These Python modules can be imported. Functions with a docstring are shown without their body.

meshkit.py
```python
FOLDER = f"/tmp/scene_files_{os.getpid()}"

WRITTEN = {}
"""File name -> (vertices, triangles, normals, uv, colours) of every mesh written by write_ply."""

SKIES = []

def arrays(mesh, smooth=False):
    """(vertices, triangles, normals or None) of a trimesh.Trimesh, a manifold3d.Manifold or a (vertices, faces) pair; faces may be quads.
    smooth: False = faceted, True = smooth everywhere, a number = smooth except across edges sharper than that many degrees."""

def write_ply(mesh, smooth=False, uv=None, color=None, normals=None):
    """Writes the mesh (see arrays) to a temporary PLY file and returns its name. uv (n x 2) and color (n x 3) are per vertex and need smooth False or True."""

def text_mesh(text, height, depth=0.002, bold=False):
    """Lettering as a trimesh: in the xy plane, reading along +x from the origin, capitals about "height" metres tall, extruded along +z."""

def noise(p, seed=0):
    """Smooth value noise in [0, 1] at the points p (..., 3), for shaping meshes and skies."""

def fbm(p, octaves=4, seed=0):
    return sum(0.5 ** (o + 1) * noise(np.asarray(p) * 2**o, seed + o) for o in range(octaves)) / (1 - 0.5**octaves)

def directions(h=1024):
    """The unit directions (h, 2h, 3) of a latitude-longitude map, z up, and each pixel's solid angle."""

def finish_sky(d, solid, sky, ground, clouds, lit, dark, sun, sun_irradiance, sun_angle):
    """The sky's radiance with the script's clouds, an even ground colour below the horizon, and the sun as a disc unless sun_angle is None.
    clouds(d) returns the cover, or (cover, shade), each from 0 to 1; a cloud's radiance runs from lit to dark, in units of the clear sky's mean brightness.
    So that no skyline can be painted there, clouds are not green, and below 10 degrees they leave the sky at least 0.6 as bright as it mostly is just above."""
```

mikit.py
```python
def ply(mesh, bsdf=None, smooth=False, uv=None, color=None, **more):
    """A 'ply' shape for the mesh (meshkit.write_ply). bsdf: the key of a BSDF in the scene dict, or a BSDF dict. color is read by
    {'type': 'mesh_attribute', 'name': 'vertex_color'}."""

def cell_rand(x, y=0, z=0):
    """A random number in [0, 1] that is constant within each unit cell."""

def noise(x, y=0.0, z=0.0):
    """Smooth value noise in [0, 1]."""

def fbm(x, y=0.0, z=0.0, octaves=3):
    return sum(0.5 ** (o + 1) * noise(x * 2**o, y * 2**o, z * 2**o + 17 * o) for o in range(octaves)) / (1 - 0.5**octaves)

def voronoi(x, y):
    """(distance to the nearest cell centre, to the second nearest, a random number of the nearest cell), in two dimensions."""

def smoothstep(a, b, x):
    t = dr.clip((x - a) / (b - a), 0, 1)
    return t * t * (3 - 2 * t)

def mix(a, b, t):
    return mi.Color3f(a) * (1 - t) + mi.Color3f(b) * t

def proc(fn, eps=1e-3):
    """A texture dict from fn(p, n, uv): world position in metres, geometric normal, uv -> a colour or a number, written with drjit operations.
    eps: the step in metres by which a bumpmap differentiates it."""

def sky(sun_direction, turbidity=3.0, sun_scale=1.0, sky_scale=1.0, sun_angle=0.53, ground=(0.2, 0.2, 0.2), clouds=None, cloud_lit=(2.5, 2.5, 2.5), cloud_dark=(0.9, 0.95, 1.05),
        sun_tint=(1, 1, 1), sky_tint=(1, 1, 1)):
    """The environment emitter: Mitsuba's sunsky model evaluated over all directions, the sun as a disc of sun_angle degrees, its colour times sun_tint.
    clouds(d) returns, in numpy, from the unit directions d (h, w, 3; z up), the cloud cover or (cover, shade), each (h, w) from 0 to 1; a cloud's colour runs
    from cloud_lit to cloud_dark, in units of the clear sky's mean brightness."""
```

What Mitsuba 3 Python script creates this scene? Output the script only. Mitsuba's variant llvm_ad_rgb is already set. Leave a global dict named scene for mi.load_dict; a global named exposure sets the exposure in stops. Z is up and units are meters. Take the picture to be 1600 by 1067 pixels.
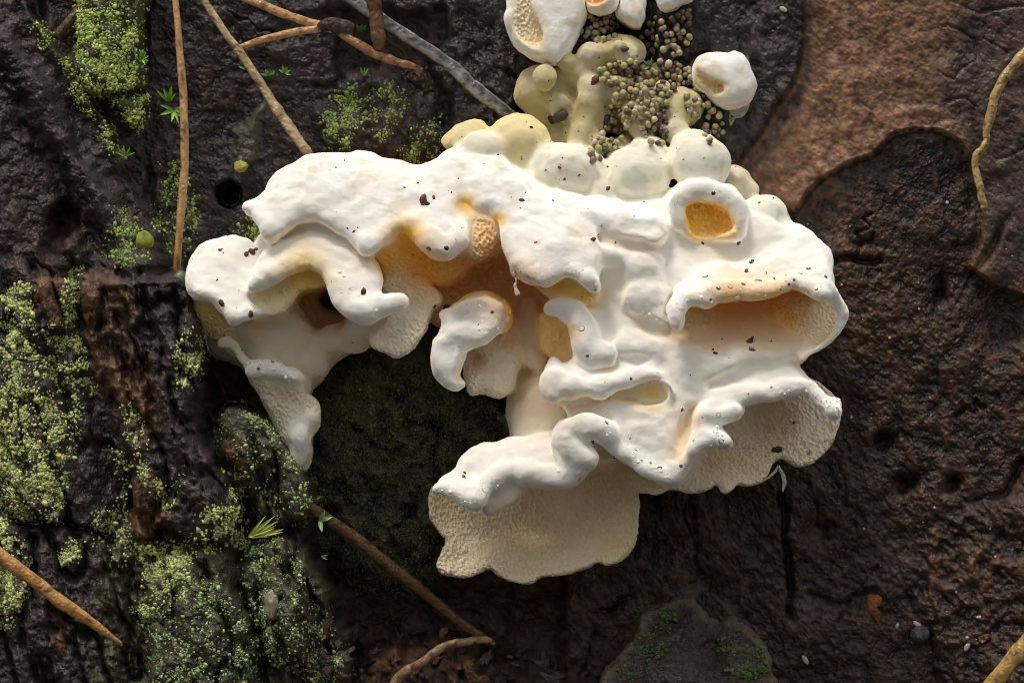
import math
import numpy as np, trimesh, mitsuba as mi, drjit as dr
import mikit, meshkit
from scipy import ndimage, sparse
from scipy.spatial import cKDTree

# ---------------------------------------------------------------- camera, sky, exposure
# lengths below are given in units of PX = 0.05 mm: x to the right, y downwards, d out of the bark towards the viewer
PX = 5e-5
DIST = 12000.0
T = mi.ScalarTransform4f
scene, labels = {}, {}
scene['camera'] = {'type': 'perspective', 'fov': math.degrees(2 * math.atan(800 / DIST)), 'fov_axis': 'x',
                   'near_clip': 0.01, 'far_clip': 20.0,
                   'to_world': T().look_at(origin=[0, -DIST * PX, 0], target=[0, 0, 0], up=[0, 0, 1])}
# an overcast sky, three times as bright overhead as at the horizon, with a veiled high sun
scene['sky'] = mikit.sky((-0.25, -0.30, 0.92), turbidity=4, sun_scale=0.12, sky_scale=0.5, sun_angle=16, sun_tint=(0.93, 1.0, 1.10),
                         ground=(0.05, 0.045, 0.035), clouds=lambda d: (np.ones(d.shape[:2]), 1 - np.clip(d[..., 2], 0, 1)),
                         cloud_lit=(1.78, 1.79, 1.80), cloud_dark=(0.48, 0.48, 0.48))
exposure = 3.65

rng = np.random.default_rng(7)

# ---------------------------------------------------------------- helpers


def world(p):
    p = np.asarray(p, float)
    return np.stack([(p[..., 0] - 800) * PX, -p[..., 2] * PX, (533.5 - p[..., 1]) * PX], -1)


def at(u, v, d):
    """the point at depth d that the photograph shows at (u, v)"""
    s = 1 - d / DIST
    return np.array([800 + (u - 800) * s, 533.5 + (v - 533.5) * s, d])


def at2(poly, d):
    s = 1 - d / DIST
    p = np.asarray(poly, float)
    return np.stack([800 + (p[:, 0] - 800) * s, 533.5 + (p[:, 1] - 533.5) * s], 1)


def fbm(p, octaves=4, seed=0, gain=0.5):
    out, w, tot = 0, 1.0, 0
    for o in range(octaves):
        out = out + w * meshkit.noise(np.asarray(p) * 2.0 ** o + 31.7 * o, seed + o)
        tot += w
        w *= gain
    return out / tot


def catmull(pts, n=6, closed=False):
    p = np.asarray(pts, float)
    if closed:
        q = np.vstack([p[-1:], p, p[:2]])
    else:
        q = np.vstack([2 * p[:1] - p[1:2], p, 2 * p[-1:] - p[-2:-1]])
    t = np.linspace(0, 1, n, endpoint=False)[:, None]
    out = []
    for i in range(1, len(q) - 2):
        a, b, c, d = q[i - 1:i + 3]
        out.append(0.5 * (2 * b + (c - a) * t + (2 * a - 5 * b + 4 * c - d) * t ** 2 + (3 * b - a - 3 * c + d) * t ** 3))
    if not closed:
        out.append(p[-1:])
    return np.vstack(out)


def poly_sdf(poly, X, Y):
    """signed distance, positive inside"""
    p = np.asarray(poly, float)
    q = np.roll(p, -1, 0)
    best = np.full(X.shape, 1e9)
    inside = np.zeros(X.shape, bool)
    for (ax, ay), (bx, by) in zip(p, q):
        ex, ey = bx - ax, by - ay
        L = ex * ex + ey * ey + 1e-9
        t = np.clip(((X - ax) * ex + (Y - ay) * ey) / L, 0, 1)
        best = np.minimum(best, (X - ax - t * ex) ** 2 + (Y - ay - t * ey) ** 2)
        if ay != by:
            c = ((Y >= ay) != (Y >= by)) & (X < (Y - ay) / (by - ay) * ex + ax)
            inside ^= c
    return np.where(inside, 1, -1) * np.sqrt(best)


def line_dist(pts, X, Y):
    p = np.asarray(pts, float)
    best = np.full(X.shape, 1e9)
    for (ax, ay), (bx, by) in zip(p[:-1], p[1:]):
        ex, ey = bx - ax, by - ay
        t = np.clip(((X - ax) * ex + (Y - ay) * ey) / (ex * ex + ey * ey + 1e-9), 0, 1)
        best = np.minimum(best, (X - ax - t * ex) ** 2 + (Y - ay - t * ey) ** 2)
    return np.sqrt(best)


def sstep(a, b, x):
    t = np.clip((x - a) / (b - a), 0, 1)
    return t * t * (3 - 2 * t)


def strip(pts, w):
    """a polygon round a polyline"""
    p = np.asarray(pts, float)
    t = np.gradient(p, axis=0)
    n = np.stack([-t[:, 1], t[:, 0]], 1)
    n /= np.linalg.norm(n, axis=1, keepdims=True)
    return np.vstack([p + n * w, (p - n * w)[::-1]])


used = {}


def key_for(name, parent=None):
    full = (parent + '__' if parent else '') + name
    n = used.get(full, 0)
    used[full] = n + 1
    return full if n == 0 else f'{full}_{n:03d}'


def add(name, mesh_px, bsdf, parent=None, smooth=True, color=None, normals=None, label=None, cat=None, group=None, kind=None):
    """one entry of the scene; the mesh is given in units of PX"""
    v, f = mesh_px
    v = world(v)
    f = np.asarray(f)[:, ::-1]          # (x, y down, d) is left-handed
    k = key_for(name, parent)
    if color is not None and np.ndim(color) == 1:
        color = np.tile(np.asarray(color, float), (len(v), 1))
    if normals is not None:
        path = meshkit.write_ply((v, f), False, None, color, normals=normals)
        scene[k] = {'type': 'ply', 'filename': path, 'face_normals': False, 'bsdf': {'type': 'ref', 'id': bsdf}}
    else:
        scene[k] = mikit.ply((v, f), bsdf, smooth=smooth, color=color)
    tag(k, label, cat, group, kind)
    return k


def tag(k, label=None, cat=None, group=None, kind=None):
    e = {a: b for a, b in (('label', label), ('category', cat), ('group', group), ('kind', kind)) if b}
    if e:
        labels[k] = {**labels.get(k, {}), **e}


def holder(name, label, cat, group=None):
    k = key_for(name)
    tag(k, label, cat, group)
    return k


ICO = {n: trimesh.creation.icosphere(n) for n in (0, 1, 2, 3)}


def ico(n):
    return np.array(ICO[n].vertices), np.array(ICO[n].faces)


def tube(pts, rad, sides=8, cap=True, flat=1.0):
    """a swept tube in PX units; rad per point"""
    p = np.asarray(pts, float)
    t = np.gradient(p, axis=0)
    t /= np.linalg.norm(t, axis=1, keepdims=True) + 1e-12
    a = np.cross(t, [0, 0, 1.0])
    a /= np.linalg.norm(a, axis=1, keepdims=True) + 1e-12
    b = np.cross(t, a)
    ang = np.arange(sides) * 2 * np.pi / sides
    r = np.broadcast_to(rad, (len(p),))
    v = p[:, None] + r[:, None, None] * (np.cos(ang)[None, :, None] * a[:, None] + flat * np.sin(ang)[None, :, None] * b[:, None])
    n = len(p)
    i, j = np.meshgrid(np.arange(n - 1), np.arange(sides), indexing='ij')
    q = np.stack([i * sides + j, i * sides + (j + 1) % sides, (i + 1) * sides + (j + 1) % sides, (i + 1) * sides + j], -1).reshape(-1, 4)
    f = np.vstack([q[:, [0, 1, 2]], q[:, [0, 2, 3]]])
    v = v.reshape(-1, 3)
    if cap:
        c = np.vstack([p[0] - t[0] * r[0] * .5, p[-1] + t[-1] * r[-1] * .5])
        k = np.arange(sides)
        f = np.vstack([f, np.stack([0 * k + len(v), (k + 1) % sides, k], 1),
                       np.stack([0 * k + len(v) + 1, (n - 1) * sides + k, (n - 1) * sides + (k + 1) % sides], 1)])
        v = np.vstack([v, c])
    if trimesh.Trimesh(v, f, process=False).volume < 0:
        f = f[:, ::-1]
    return v, f


def join(parts):
    vs, fs, n = [], [], 0
    for v, f in parts:
        vs.append(v)
        fs.append(np.asarray(f) + n)
        n += len(v)
    return np.vstack(vs), np.vstack(fs)


# ---------------------------------------------------------------- materials
def q(p):
    return p * (1 / PX)


def flesh_bump(p, n, uv):
    s = q(p)
    return mikit.fbm(s.x * .20 + s.z * .11, s.y * .23, s.z * .20 - s.x * .11, 3)


def bark_bump(p, n, uv):
    s = q(p)
    a, b, c = s.x * .8 + s.z * .6, s.z * .8 - s.x * .6 + s.y * .3, s.y * .9 + s.x * .3
    w = 4 * mikit.noise(a * .07, b * .07, c * .07)
    return mikit.fbm(a * .27 + w * .3, b * .27 - w * .2, c * .27, 3)


def vc():
    return {'type': 'mesh_attribute', 'name': 'vertex_color'}


def bumped(inner, fn, scale, eps=1.0):
    return {'type': 'twosided', 'bsdf': {'type': 'bumpmap', 'scale': scale * PX, 'arbitrary': mikit.proc(fn, eps=eps * PX), 'bsdf': inner}}


scene['flesh'] = bumped({'type': 'principled', 'base_color': vc(), 'roughness': 0.55, 'specular': 0.3, 'flatness': 0.7, 'sheen': 0.25}, flesh_bump, 1.0)
scene['pores'] = bumped({'type': 'principled', 'base_color': vc(), 'roughness': 0.6, 'specular': 0.25}, flesh_bump, .8)
scene['bark'] = bumped({'type': 'principled', 'base_color': vc(), 'roughness': 0.48, 'specular': 0.42}, bark_bump, 5.0)
scene['bark_smooth'] = bumped({'type': 'principled', 'base_color': vc(), 'roughness': 0.45, 'specular': 0.4}, bark_bump, 2.4)
scene['wood'] = bumped({'type': 'principled', 'base_color': vc(), 'roughness': 0.33, 'specular': 0.55}, bark_bump, 2.6)
scene['granules'] = {'type': 'twosided', 'bsdf': {'type': 'principled', 'base_color': vc(), 'roughness': 0.6, 'specular': 0.3}}
scene['bead'] = {'type': 'twosided', 'bsdf': {'type': 'principled', 'base_color': vc(), 'roughness': 0.35, 'specular': 0.5}}
scene['leaf'] = {'type': 'twosided', 'bsdf': {'type': 'principled', 'base_color': vc(), 'roughness': 0.4, 'specular': 0.5}}
scene['water'] = {'type': 'thindielectric', 'int_ior': 1.6, 'ext_ior': 1.0}
scene['wet'] = {'type': 'twosided', 'bsdf': {'type': 'principled', 'base_color': {'type': 'rgb', 'value': [.86, .86, .84]}, 'roughness': 0.07, 'specular': 0.6}}


# ---------------------------------------------------------------- implicit modelling of the fungi
class Field:
    def __init__(self, x0, x1, y0, y1, d0, d1, h):
        self.h, self.o = h, np.array([x0, y0, d0], float)
        self.x, self.y, self.d = (np.arange(a, b, h, dtype=np.float32) for a, b in ((x0, x1), (y0, y1), (d0, d1)))
        self.F = np.full((len(self.x), len(self.y), len(self.d)), 60, np.float32)
        self.I = np.zeros(self.F.shape, np.uint8)
        self.parts = ['none']
        self.cols = [(1, 1, 1)]
        self.kinds = ['cap']

    def box(self, lo, hi, m):
        s = []
        for c, (a, b) in zip((self.x, self.y, self.d), zip(lo, hi)):
            i0, i1 = np.searchsorted(c, [a - m, b + m])
            s.append(slice(int(i0), int(i1)))
        return tuple(s)

    def part(self, kind, col):
        self.parts.append(kind)
        self.kinds.append(kind)
        self.cols.append(col)
        return len(self.parts) - 1

    def merge(self, s, g, k, pid):
        F = self.F[s]
        if pid is not None:
            I = self.I[s]
            I[g < F] = pid
        h = np.maximum(k - np.abs(F - g), 0) / k
        self.F[s] = np.minimum(F, g) - h * h * k * .25

    def cut(self, s, g, k, pid):
        F = self.F[s]
        g = -g
        if pid is not None:
            I = self.I[s]
            I[(g > F - 2 * self.h)] = pid
        h = np.maximum(k - np.abs(F - g), 0) / k
        self.F[s] = np.maximum(F, g) + h * h * k * .25

    def pillow(self, kind, col, poly, f0, v0, gy=0.0, gx=0.0, u0=800, thick=None, back=-90, r=16, dome=0, L=60, k=10, fmax=None, smooth=True,
               warp=2.0, cut=False, bulge=None, bgy=0.0):
        poly = at2(catmull(poly, 4, True) if smooth else poly, f0)
        lo, hi = poly.min(0), poly.max(0)
        s = self.box((*lo, -1e4), (*hi, 1e4), 40)
        X, Y = np.meshgrid(self.x[s[0]], self.y[s[1]], indexing='ij')
        w = np.stack([X, Y, 0 * X], -1)
        X2 = X + warp * 3.2 * (fbm(w / 26, 3, 3) - .5)
        Y2 = Y + warp * 3.2 * (fbm(w / 26, 3, 9) - .5)
        X2, Y2 = X2 + warp * 1.9 * (fbm(w / 9, 2, 13) - .5), Y2 + warp * 1.9 * (fbm(w / 9, 2, 19) - .5)
        phi = poly_sdf(poly, X2, Y2)
        phs = ndimage.gaussian_filter(phi, 6 / self.h)
        f = f0 + gy * (Y - v0) + gx * (X - u0)
        if fmax is not None:
            f = -np.logaddexp(-f / 10, -fmax / 10) * 10
        if dome:
            t = np.clip(phs / L, 0, 1)
            f = f + dome * np.sqrt(np.clip(1 - (1 - t) ** 2, 0, 1))
        for (bu, bv, br, bh) in (bulge or ()):
            f = f + bh * np.exp(-((X - bu) ** 2 + (Y - bv) ** 2) / br ** 2)
        gxx, gyy = np.gradient(f, self.h)
        n = 1 / np.sqrt(1 + np.minimum(gxx ** 2 + gyy ** 2, 6))
        d = self.d[s[2]]
        b = f - thick if thick is not None else back + bgy * (Y - v0)
        c, hT = (f + b) / 2, np.abs(f - b) / 2
        q2 = (np.abs(d[None, None] - c[..., None]) - hT[..., None]) * n[..., None]
        a1 = (-phi[..., None] + r).astype(np.float32)
        a2 = (q2 + r).astype(np.float32)
        g = np.minimum(np.maximum(a1, a2), 0) + np.sqrt(np.maximum(a1, 0) ** 2 + np.maximum(a2, 0) ** 2) - r
        pid = self.part(kind, col)
        (self.cut if cut else self.merge)(s, np.minimum(g, 60).astype(np.float32), k, pid)
        return pid

    def ball(self, kind, col, u, v, d, ru, rv, rd, rot=0, k=10, cut=False):
        c = at(u, v, d)
        m = max(ru, rv, rd)
        s = self.box(c - m, c + m, 30)
        X, Y, D = np.meshgrid(self.x[s[0]] - c[0], self.y[s[1]] - c[1], self.d[s[2]] - c[2], indexing='ij')
        ca, sa = math.cos(math.radians(rot)), math.sin(math.radians(rot))
        X, Y = X * ca + Y * sa, -X * sa + Y * ca
        k0 = np.sqrt((X / ru) ** 2 + (Y / rv) ** 2 + (D / rd) ** 2)
        k1 = np.sqrt((X / ru ** 2) ** 2 + (Y / rv ** 2) ** 2 + (D / rd ** 2) ** 2) + 1e-6
        g = np.where(k0 < .02, -min(ru, rv, rd), k0 * (k0 - 1) / k1)
        pid = self.part(kind, col)
        (self.cut if cut else self.merge)(s, np.clip(g, -60, 60).astype(np.float32), k, pid)

    def cord(self, kind, col, pts, rad, k=10, cut=False):
        """pts: (u, v, d)"""
        p = np.array([at(*a) for a in catmull(pts, 5)])
        r = np.interp(np.linspace(0, 1, len(p)), np.linspace(0, 1, len(np.atleast_1d(rad))), np.atleast_1d(rad))
        m = r.max()
        s = self.box(p.min(0) - m, p.max(0) + m, 25)
        X, Y, D = np.meshgrid(self.x[s[0]], self.y[s[1]], self.d[s[2]], indexing='ij')
        g = np.full(X.shape, 60, np.float32)
        for a, b, ra, rb in zip(p[:-1], p[1:], r[:-1], r[1:]):
            e = b - a
            t = np.clip(((X - a[0]) * e[0] + (Y - a[1]) * e[1] + (D - a[2]) * e[2]) / (e @ e + 1e-9), 0, 1)
            dd = np.sqrt((X - a[0] - t * e[0]) ** 2 + (Y - a[1] - t * e[1]) ** 2 + (D - a[2] - t * e[2]) ** 2) - (ra + (rb - ra) * t)
            g = np.minimum(g, dd)
        pid = self.part(kind, col) if kind else None
        (self.cut if cut else self.merge)(s, g.astype(np.float32), k, pid)

    def soften(self, sigma):
        self.F = ndimage.gaussian_filter(self.F, sigma)

    def rim(self, pts, r=11, off=3, k=9, col=None):
        """a rolled edge laid along the front of what is there already"""
        p = catmull(pts, 6)
        q2 = at2(p, 250.)
        i = np.clip(np.round((q2[:, 0] - self.x[0]) / self.h).astype(int), 0, len(self.x) - 1)
        j = np.clip(np.round((q2[:, 1] - self.y[0]) / self.h).astype(int), 0, len(self.y) - 1)
        col_ = self.F[i, j][:, ::-1] < 0
        d = np.where(col_.any(1), self.d[::-1][col_.argmax(1)], np.nan)
        d = np.interp(np.arange(len(d)), np.flatnonzero(~np.isnan(d)), d[~np.isnan(d)])
        d = ndimage.gaussian_filter1d(ndimage.median_filter(d, 7), 2)
        r = np.interp(np.linspace(0, 1, len(p)), np.linspace(0, 1, len(np.atleast_1d(r))), np.atleast_1d(r))
        w = fbm(np.stack([p[:, 0] / 17, p[:, 1] / 17, d * 0 + 3], 1), 2, 17) - .5
        w2 = fbm(np.stack([p[:, 0] / 24, p[:, 1] / 24, d * 0 + 5], 1), 2, 18) - .5
        rad = r * (1 + .6 * w)
        self.cord('lip', col or WHITE, np.stack([p[:, 0], p[:, 1], d + off - rad * .55 + 9 * w2], 1)[::3], rad[::3], k=k)

    def front(self):
        """depth of the front-most surface on the (x, y) grid, -999 where there is none"""
        m = self.F[:, :, ::-1] < 0
        i = m.argmax(2)
        return np.where(m.any(2), self.d[::-1][i], -999)

    def mesh(self):
        F, h = self.F, self.h
        S = F < 0
        nx, ny, nz = F.shape
        c = np.zeros((nx - 1, ny - 1, nz - 1), np.uint8)
        for i, j, l in np.ndindex(2, 2, 2):
            c += S[i:nx - 1 + i, j:ny - 1 + j, l:nz - 1 + l]
        act = (c > 0) & (c < 8)
        idx = np.argwhere(act)
        num = np.full(act.shape, -1, np.int32)
        num[act] = np.arange(len(idx))
        corner = {o: F[idx[:, 0] + o[0], idx[:, 1] + o[1], idx[:, 2] + o[2]] for o in np.ndindex(2, 2, 2)}
        acc, cnt = np.zeros((len(idx), 3)), np.zeros(len(idx))
        for o in corner:
            for ax in range(3):
                if o[ax] == 0:
                    o2 = tuple(1 if a == ax else o[a] for a in range(3))
                    fa, fb = corner[o], corner[o2]
                    x = (fa < 0) != (fb < 0)
                    t = np.where(x, fa / np.where(x, fa - fb, 1), 0)
                    p = np.tile(np.array(o, float), (len(idx), 1))
                    p[:, ax] += t
                    acc += p * x[:, None]
                    cnt += x
        v = (idx + acc / cnt[:, None]) * h + self.o
        ids = self.I[idx[:, 0], idx[:, 1], idx[:, 2]]
        near = np.full(len(idx), 1e9)
        for o in corner:
            a = np.where(self.I[idx[:, 0] + o[0], idx[:, 1] + o[1], idx[:, 2] + o[2]] > 0, np.abs(corner[o]), 1e8)
            better = a < near
            near = np.where(better, a, near)
            ids = np.where(better, self.I[idx[:, 0] + o[0], idx[:, 1] + o[1], idx[:, 2] + o[2]], ids)
        quads = []
        for ax in range(3):
            n = [nx, ny, nz]
            sl0 = [slice(1, m - 1) for m in n]
            sl1 = list(sl0)
            sl0[ax], sl1[ax] = slice(0, n[ax] - 1), slice(1, n[ax])
            a, b = S[tuple(sl0)], S[tuple(sl1)]
            e = np.argwhere(a != b)
            flip = a[tuple(e.T)]
            off = [1, 1, 1]
            off[ax] = 0
            e = e + off
            o1, o2 = [i for i in range(3) if i != ax]
            cs = []
            for (p1, p2) in ((-1, -1), (0, -1), (0, 0), (-1, 0)):
                w = e.copy()
                w[:, o1] += p1
                w[:, o2] += p2
                cs.append(num[w[:, 0], w[:, 1], w[:, 2]])
            qd = np.stack(cs, 1)
            if ax == 1:
                flip = ~flip
            quads.append(np.where(flip[:, None], qd, qd[:, ::-1]))
        qd = np.vstack(quads)
        f = np.vstack([qd[:, [0, 1, 2]], qd[:, [0, 2, 3]]])
        return v, f, ids


def lap(n, f):
    e = np.vstack([f[:, [0, 1]], f[:, [1, 2]], f[:, [2, 0]]])
    A = sparse.coo_matrix((np.ones(len(e)), (e[:, 0], e[:, 1])), (n, n)).tocsr()
    A = ((A + A.T) > 0).astype(float)
    return sparse.diags(1 / np.maximum(np.asarray(A.sum(1)).ravel(), 1)) @ A


def vnormals(v, f):
    n = np.zeros_like(v)
    c = np.cross(v[f[:, 1]] - v[f[:, 0]], v[f[:, 2]] - v[f[:, 0]])
    for k in range(3):
        np.add.at(n, f[:, k], c)
    return n / np.maximum(np.linalg.norm(n, axis=1, keepdims=True), 1e-12)


PORE_KINDS = ('pore_surface', 'pore_wall')


def emit(field, root, spots=(), soft=14, rough=(3.6, 1.7)):
    """meshes the field, gives every part of the fungus its own entry"""
    v, f, ids = field.mesh()
    W = lap(len(v), f)
    for _ in range(4):
        v = v + .5 * (W @ v - v)
        v = v - .53 * (W @ v - v)
    n = vnormals(v, f)
    if trimesh.Trimesh(v, f, process=False).volume < 0:
        n = -n
        f = f[:, ::-1]
    pore = np.isin(ids, [i for i, k in enumerate(field.kinds) if k in PORE_KINDS])
    v = v + n * (rough[0] * 2.2 * (fbm(v / 27, 2, 5) - .5) + rough[0] * 2.4 * (fbm(v / 85, 2, 4) - .5) + rough[1] * 2 * (fbm(v / 13, 2, 6) - .5) * np.where(pore, .6, 1))[:, None]
    col = np.array(field.cols, float)[ids]
    for _ in range(soft):
        col = W @ col
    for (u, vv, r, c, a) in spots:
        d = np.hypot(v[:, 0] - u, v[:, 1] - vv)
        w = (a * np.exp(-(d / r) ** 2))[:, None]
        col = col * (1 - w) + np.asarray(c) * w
    st_ = (sstep(.56, .74, fbm(v / 19, 3, 95)) * (1 - sstep(250, 370, v[:, 1])) * .5)[:, None]
    col = col * (1 - st_) + np.array([.66, .55, .34]) * st_
    var = (fbm(v / 45, 3, 8) - .5)[:, None]
    col = np.clip(col * (1 + var * np.array([.04, .07, .14])), 0, .93)
    nw = vnormals(world(v), f[:, ::-1])
    # the mouths of the pores: pits sunk into the pore surfaces, fading out towards the rims
    wt = pore.astype(float)
    for _ in range(24):
        wt = W @ wt
    pale = ((1 - sstep(.55, .86, wt)) * pore * (v[:, 1] > 585) * .8)[:, None]
    col = col * (1 - pale) + np.array([.84, .81, .72]) * pale
    wt = sstep(.62, .97, wt) * (.3 + .7 * sstep(.34, .56, fbm(v / 55, 3, 91)))
    pp = np.random.default_rng(5).permutation(v[pore]) * np.array([1, .66, 1])
    turn = np.array([[.8, -.6, 0], [.48, .64, -.6], [.36, .48, .8]])
    _, first = np.unique(np.floor(pp @ turn / 5.0).astype(int), axis=0, return_index=True)
    tree = cKDTree(pp[first]) if pore.any() else None
    # tidy part borders: majority vote among neighbours
    fid = ids[f]
    face = np.where(fid[:, 1] == fid[:, 2], fid[:, 1], fid[:, 0])
    n_of = np.bincount(face, minlength=len(field.parts))
    main = 1 + int(n_of[1:].argmax())
    face = np.where((n_of[face] < 60) | (face == 0), main, face)
    for i, kind in enumerate(field.parts):
        ff = f[face == i]
        if len(ff):
            uq, inv = np.unique(ff, return_inverse=True)
            if kind not in PORE_KINDS:
                add(kind, (v[uq], inv.reshape(-1, 3)), 'flesh', root, color=col[uq], normals=nw[uq])
                continue
            data = np.hstack([v[uq], n[uq], col[uq], wt[uq][:, None]])
            m = inv.reshape(-1, 3)
            e = np.sort(np.vstack([m[:, [0, 1]], m[:, [1, 2]], m[:, [2, 0]]]), 1)
            ue, ei = np.unique(e, axis=0, return_inverse=True)
            mid = data[ue].mean(1)
            ei = ei.reshape(3, -1) + len(data)
            data = np.vstack([data, mid])
            m = np.vstack([np.stack(t, 1) for t in ((m[:, 0], ei[0], ei[2]), (ei[0], m[:, 1], ei[1]), (ei[2], ei[1], m[:, 2]), (ei[0], ei[1], ei[2]))])
            d1 = tree.query(data[:, :3] * np.array([1, .66, 1]))[0] / 5.6
            pv = data[:, :3] - data[:, 3:6] * (3.8 * data[:, 9] * (1 - sstep(.12, .52, d1)))[:, None]
            add(kind, (pv, m), 'pores', root, color=data[:, 6:9], normals=vnormals(world(pv), m[:, ::-1]))

WHITE = (.905, .885, .83)
CREAM = (.85, .77, .63)
TAN = (.78, .64, .45)
ORANGE = (.80, .52, .20)
YEL = (.82, .66, .33)
OLD = (.58, .50, .28)

# ---------------------------------------------------------------- the bark of the trunk: one relief, split into its plates
gx = np.concatenate([np.arange(-260, -20, 12.0), np.arange(-20, 1620, 2.4), np.arange(1620, 1870, 12.0)])
gy = np.concatenate([np.arange(-260, -20, 12.0), np.arange(-20, 1090, 2.4), np.arange(1090, 1330, 12.0)])
GX, GY = np.meshgrid(gx, gy, indexing='ij')
G3 = np.stack([GX, GY, 0 * GX], -1)


def nz(scale, octv=3, seed=0, sx=1.0, sy=1.0):
    return fbm(G3 / np.array([scale * sx, scale * sy, 1.0]), octv, seed) - .5


WX, WY = nz(40, 4, 21), nz(40, 4, 22)
N60, N18, N6, N3 = nz(70, 4, 1), nz(20, 3, 2), nz(8, 2, 3), nz(4, 1, 4)
RIDGE = 1 - np.abs(2 * (fbm(G3 / 26, 3, 5) - .5)) * 2.4
HOR = nz(14, 3, 6, 2.6, .8)
VER = nz(11, 3, 7, .5, 3.0)
# base: hollow and darker towards the bottom, where the trunk leans back
H = -34 - 42 * sstep(700, 1000, GY) + 30 * sstep(1250, 1600, GX) + 26 * N60 + 9 * N18 + 5 * N6 + 2.5 * N3
H -= 30 * np.exp(-((GX - 1180) ** 2 / 180 ** 2 + (GY - 880) ** 2 / 110 ** 2))
H -= 45 * np.exp(-((GX - 700) ** 2 / 150 ** 2 + (GY - 960) ** 2 / 60 ** 2))
H += 30 * sstep(980, 1067, GY) * sstep(1000, 1200, GX)
PID = np.zeros(GX.shape, np.int16)
DARK, RUST, BROWN, PURPLE, FIBRE, MOSSY, GREY = range(7)
PAL = np.array([[[.013, .010, .011], [.062, .046, .046]],
                [[.016, .009, .0065], [.084, .047, .034]],
                [[.140, .072, .042], [.310, .170, .100]],
                [[.050, .031, .028], [.105, .066, .055]],
                [[.050, .026, .016], [.210, .110, .058]],
                [[.018, .019, .012], [.075, .078, .044]],
                [[.070, .066, .050], [.190, .175, .130]]])
TONE = np.full(GX.shape, RUST, float)
COL = PAL[RUST, 0] + (PAL[RUST, 1] - PAL[RUST, 0]) * np.clip(.38 + 1.5 * N18 + 1.3 * N6 + .5 * N60, 0, 1)[..., None]
A = math.radians(14)
FIB = fbm(np.stack([(GX * math.cos(A) - GY * math.sin(A)) / 8, (GX * math.sin(A) + GY * math.cos(A)) / 60, 0 * GX], -1), 3, 8) - .5
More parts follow.
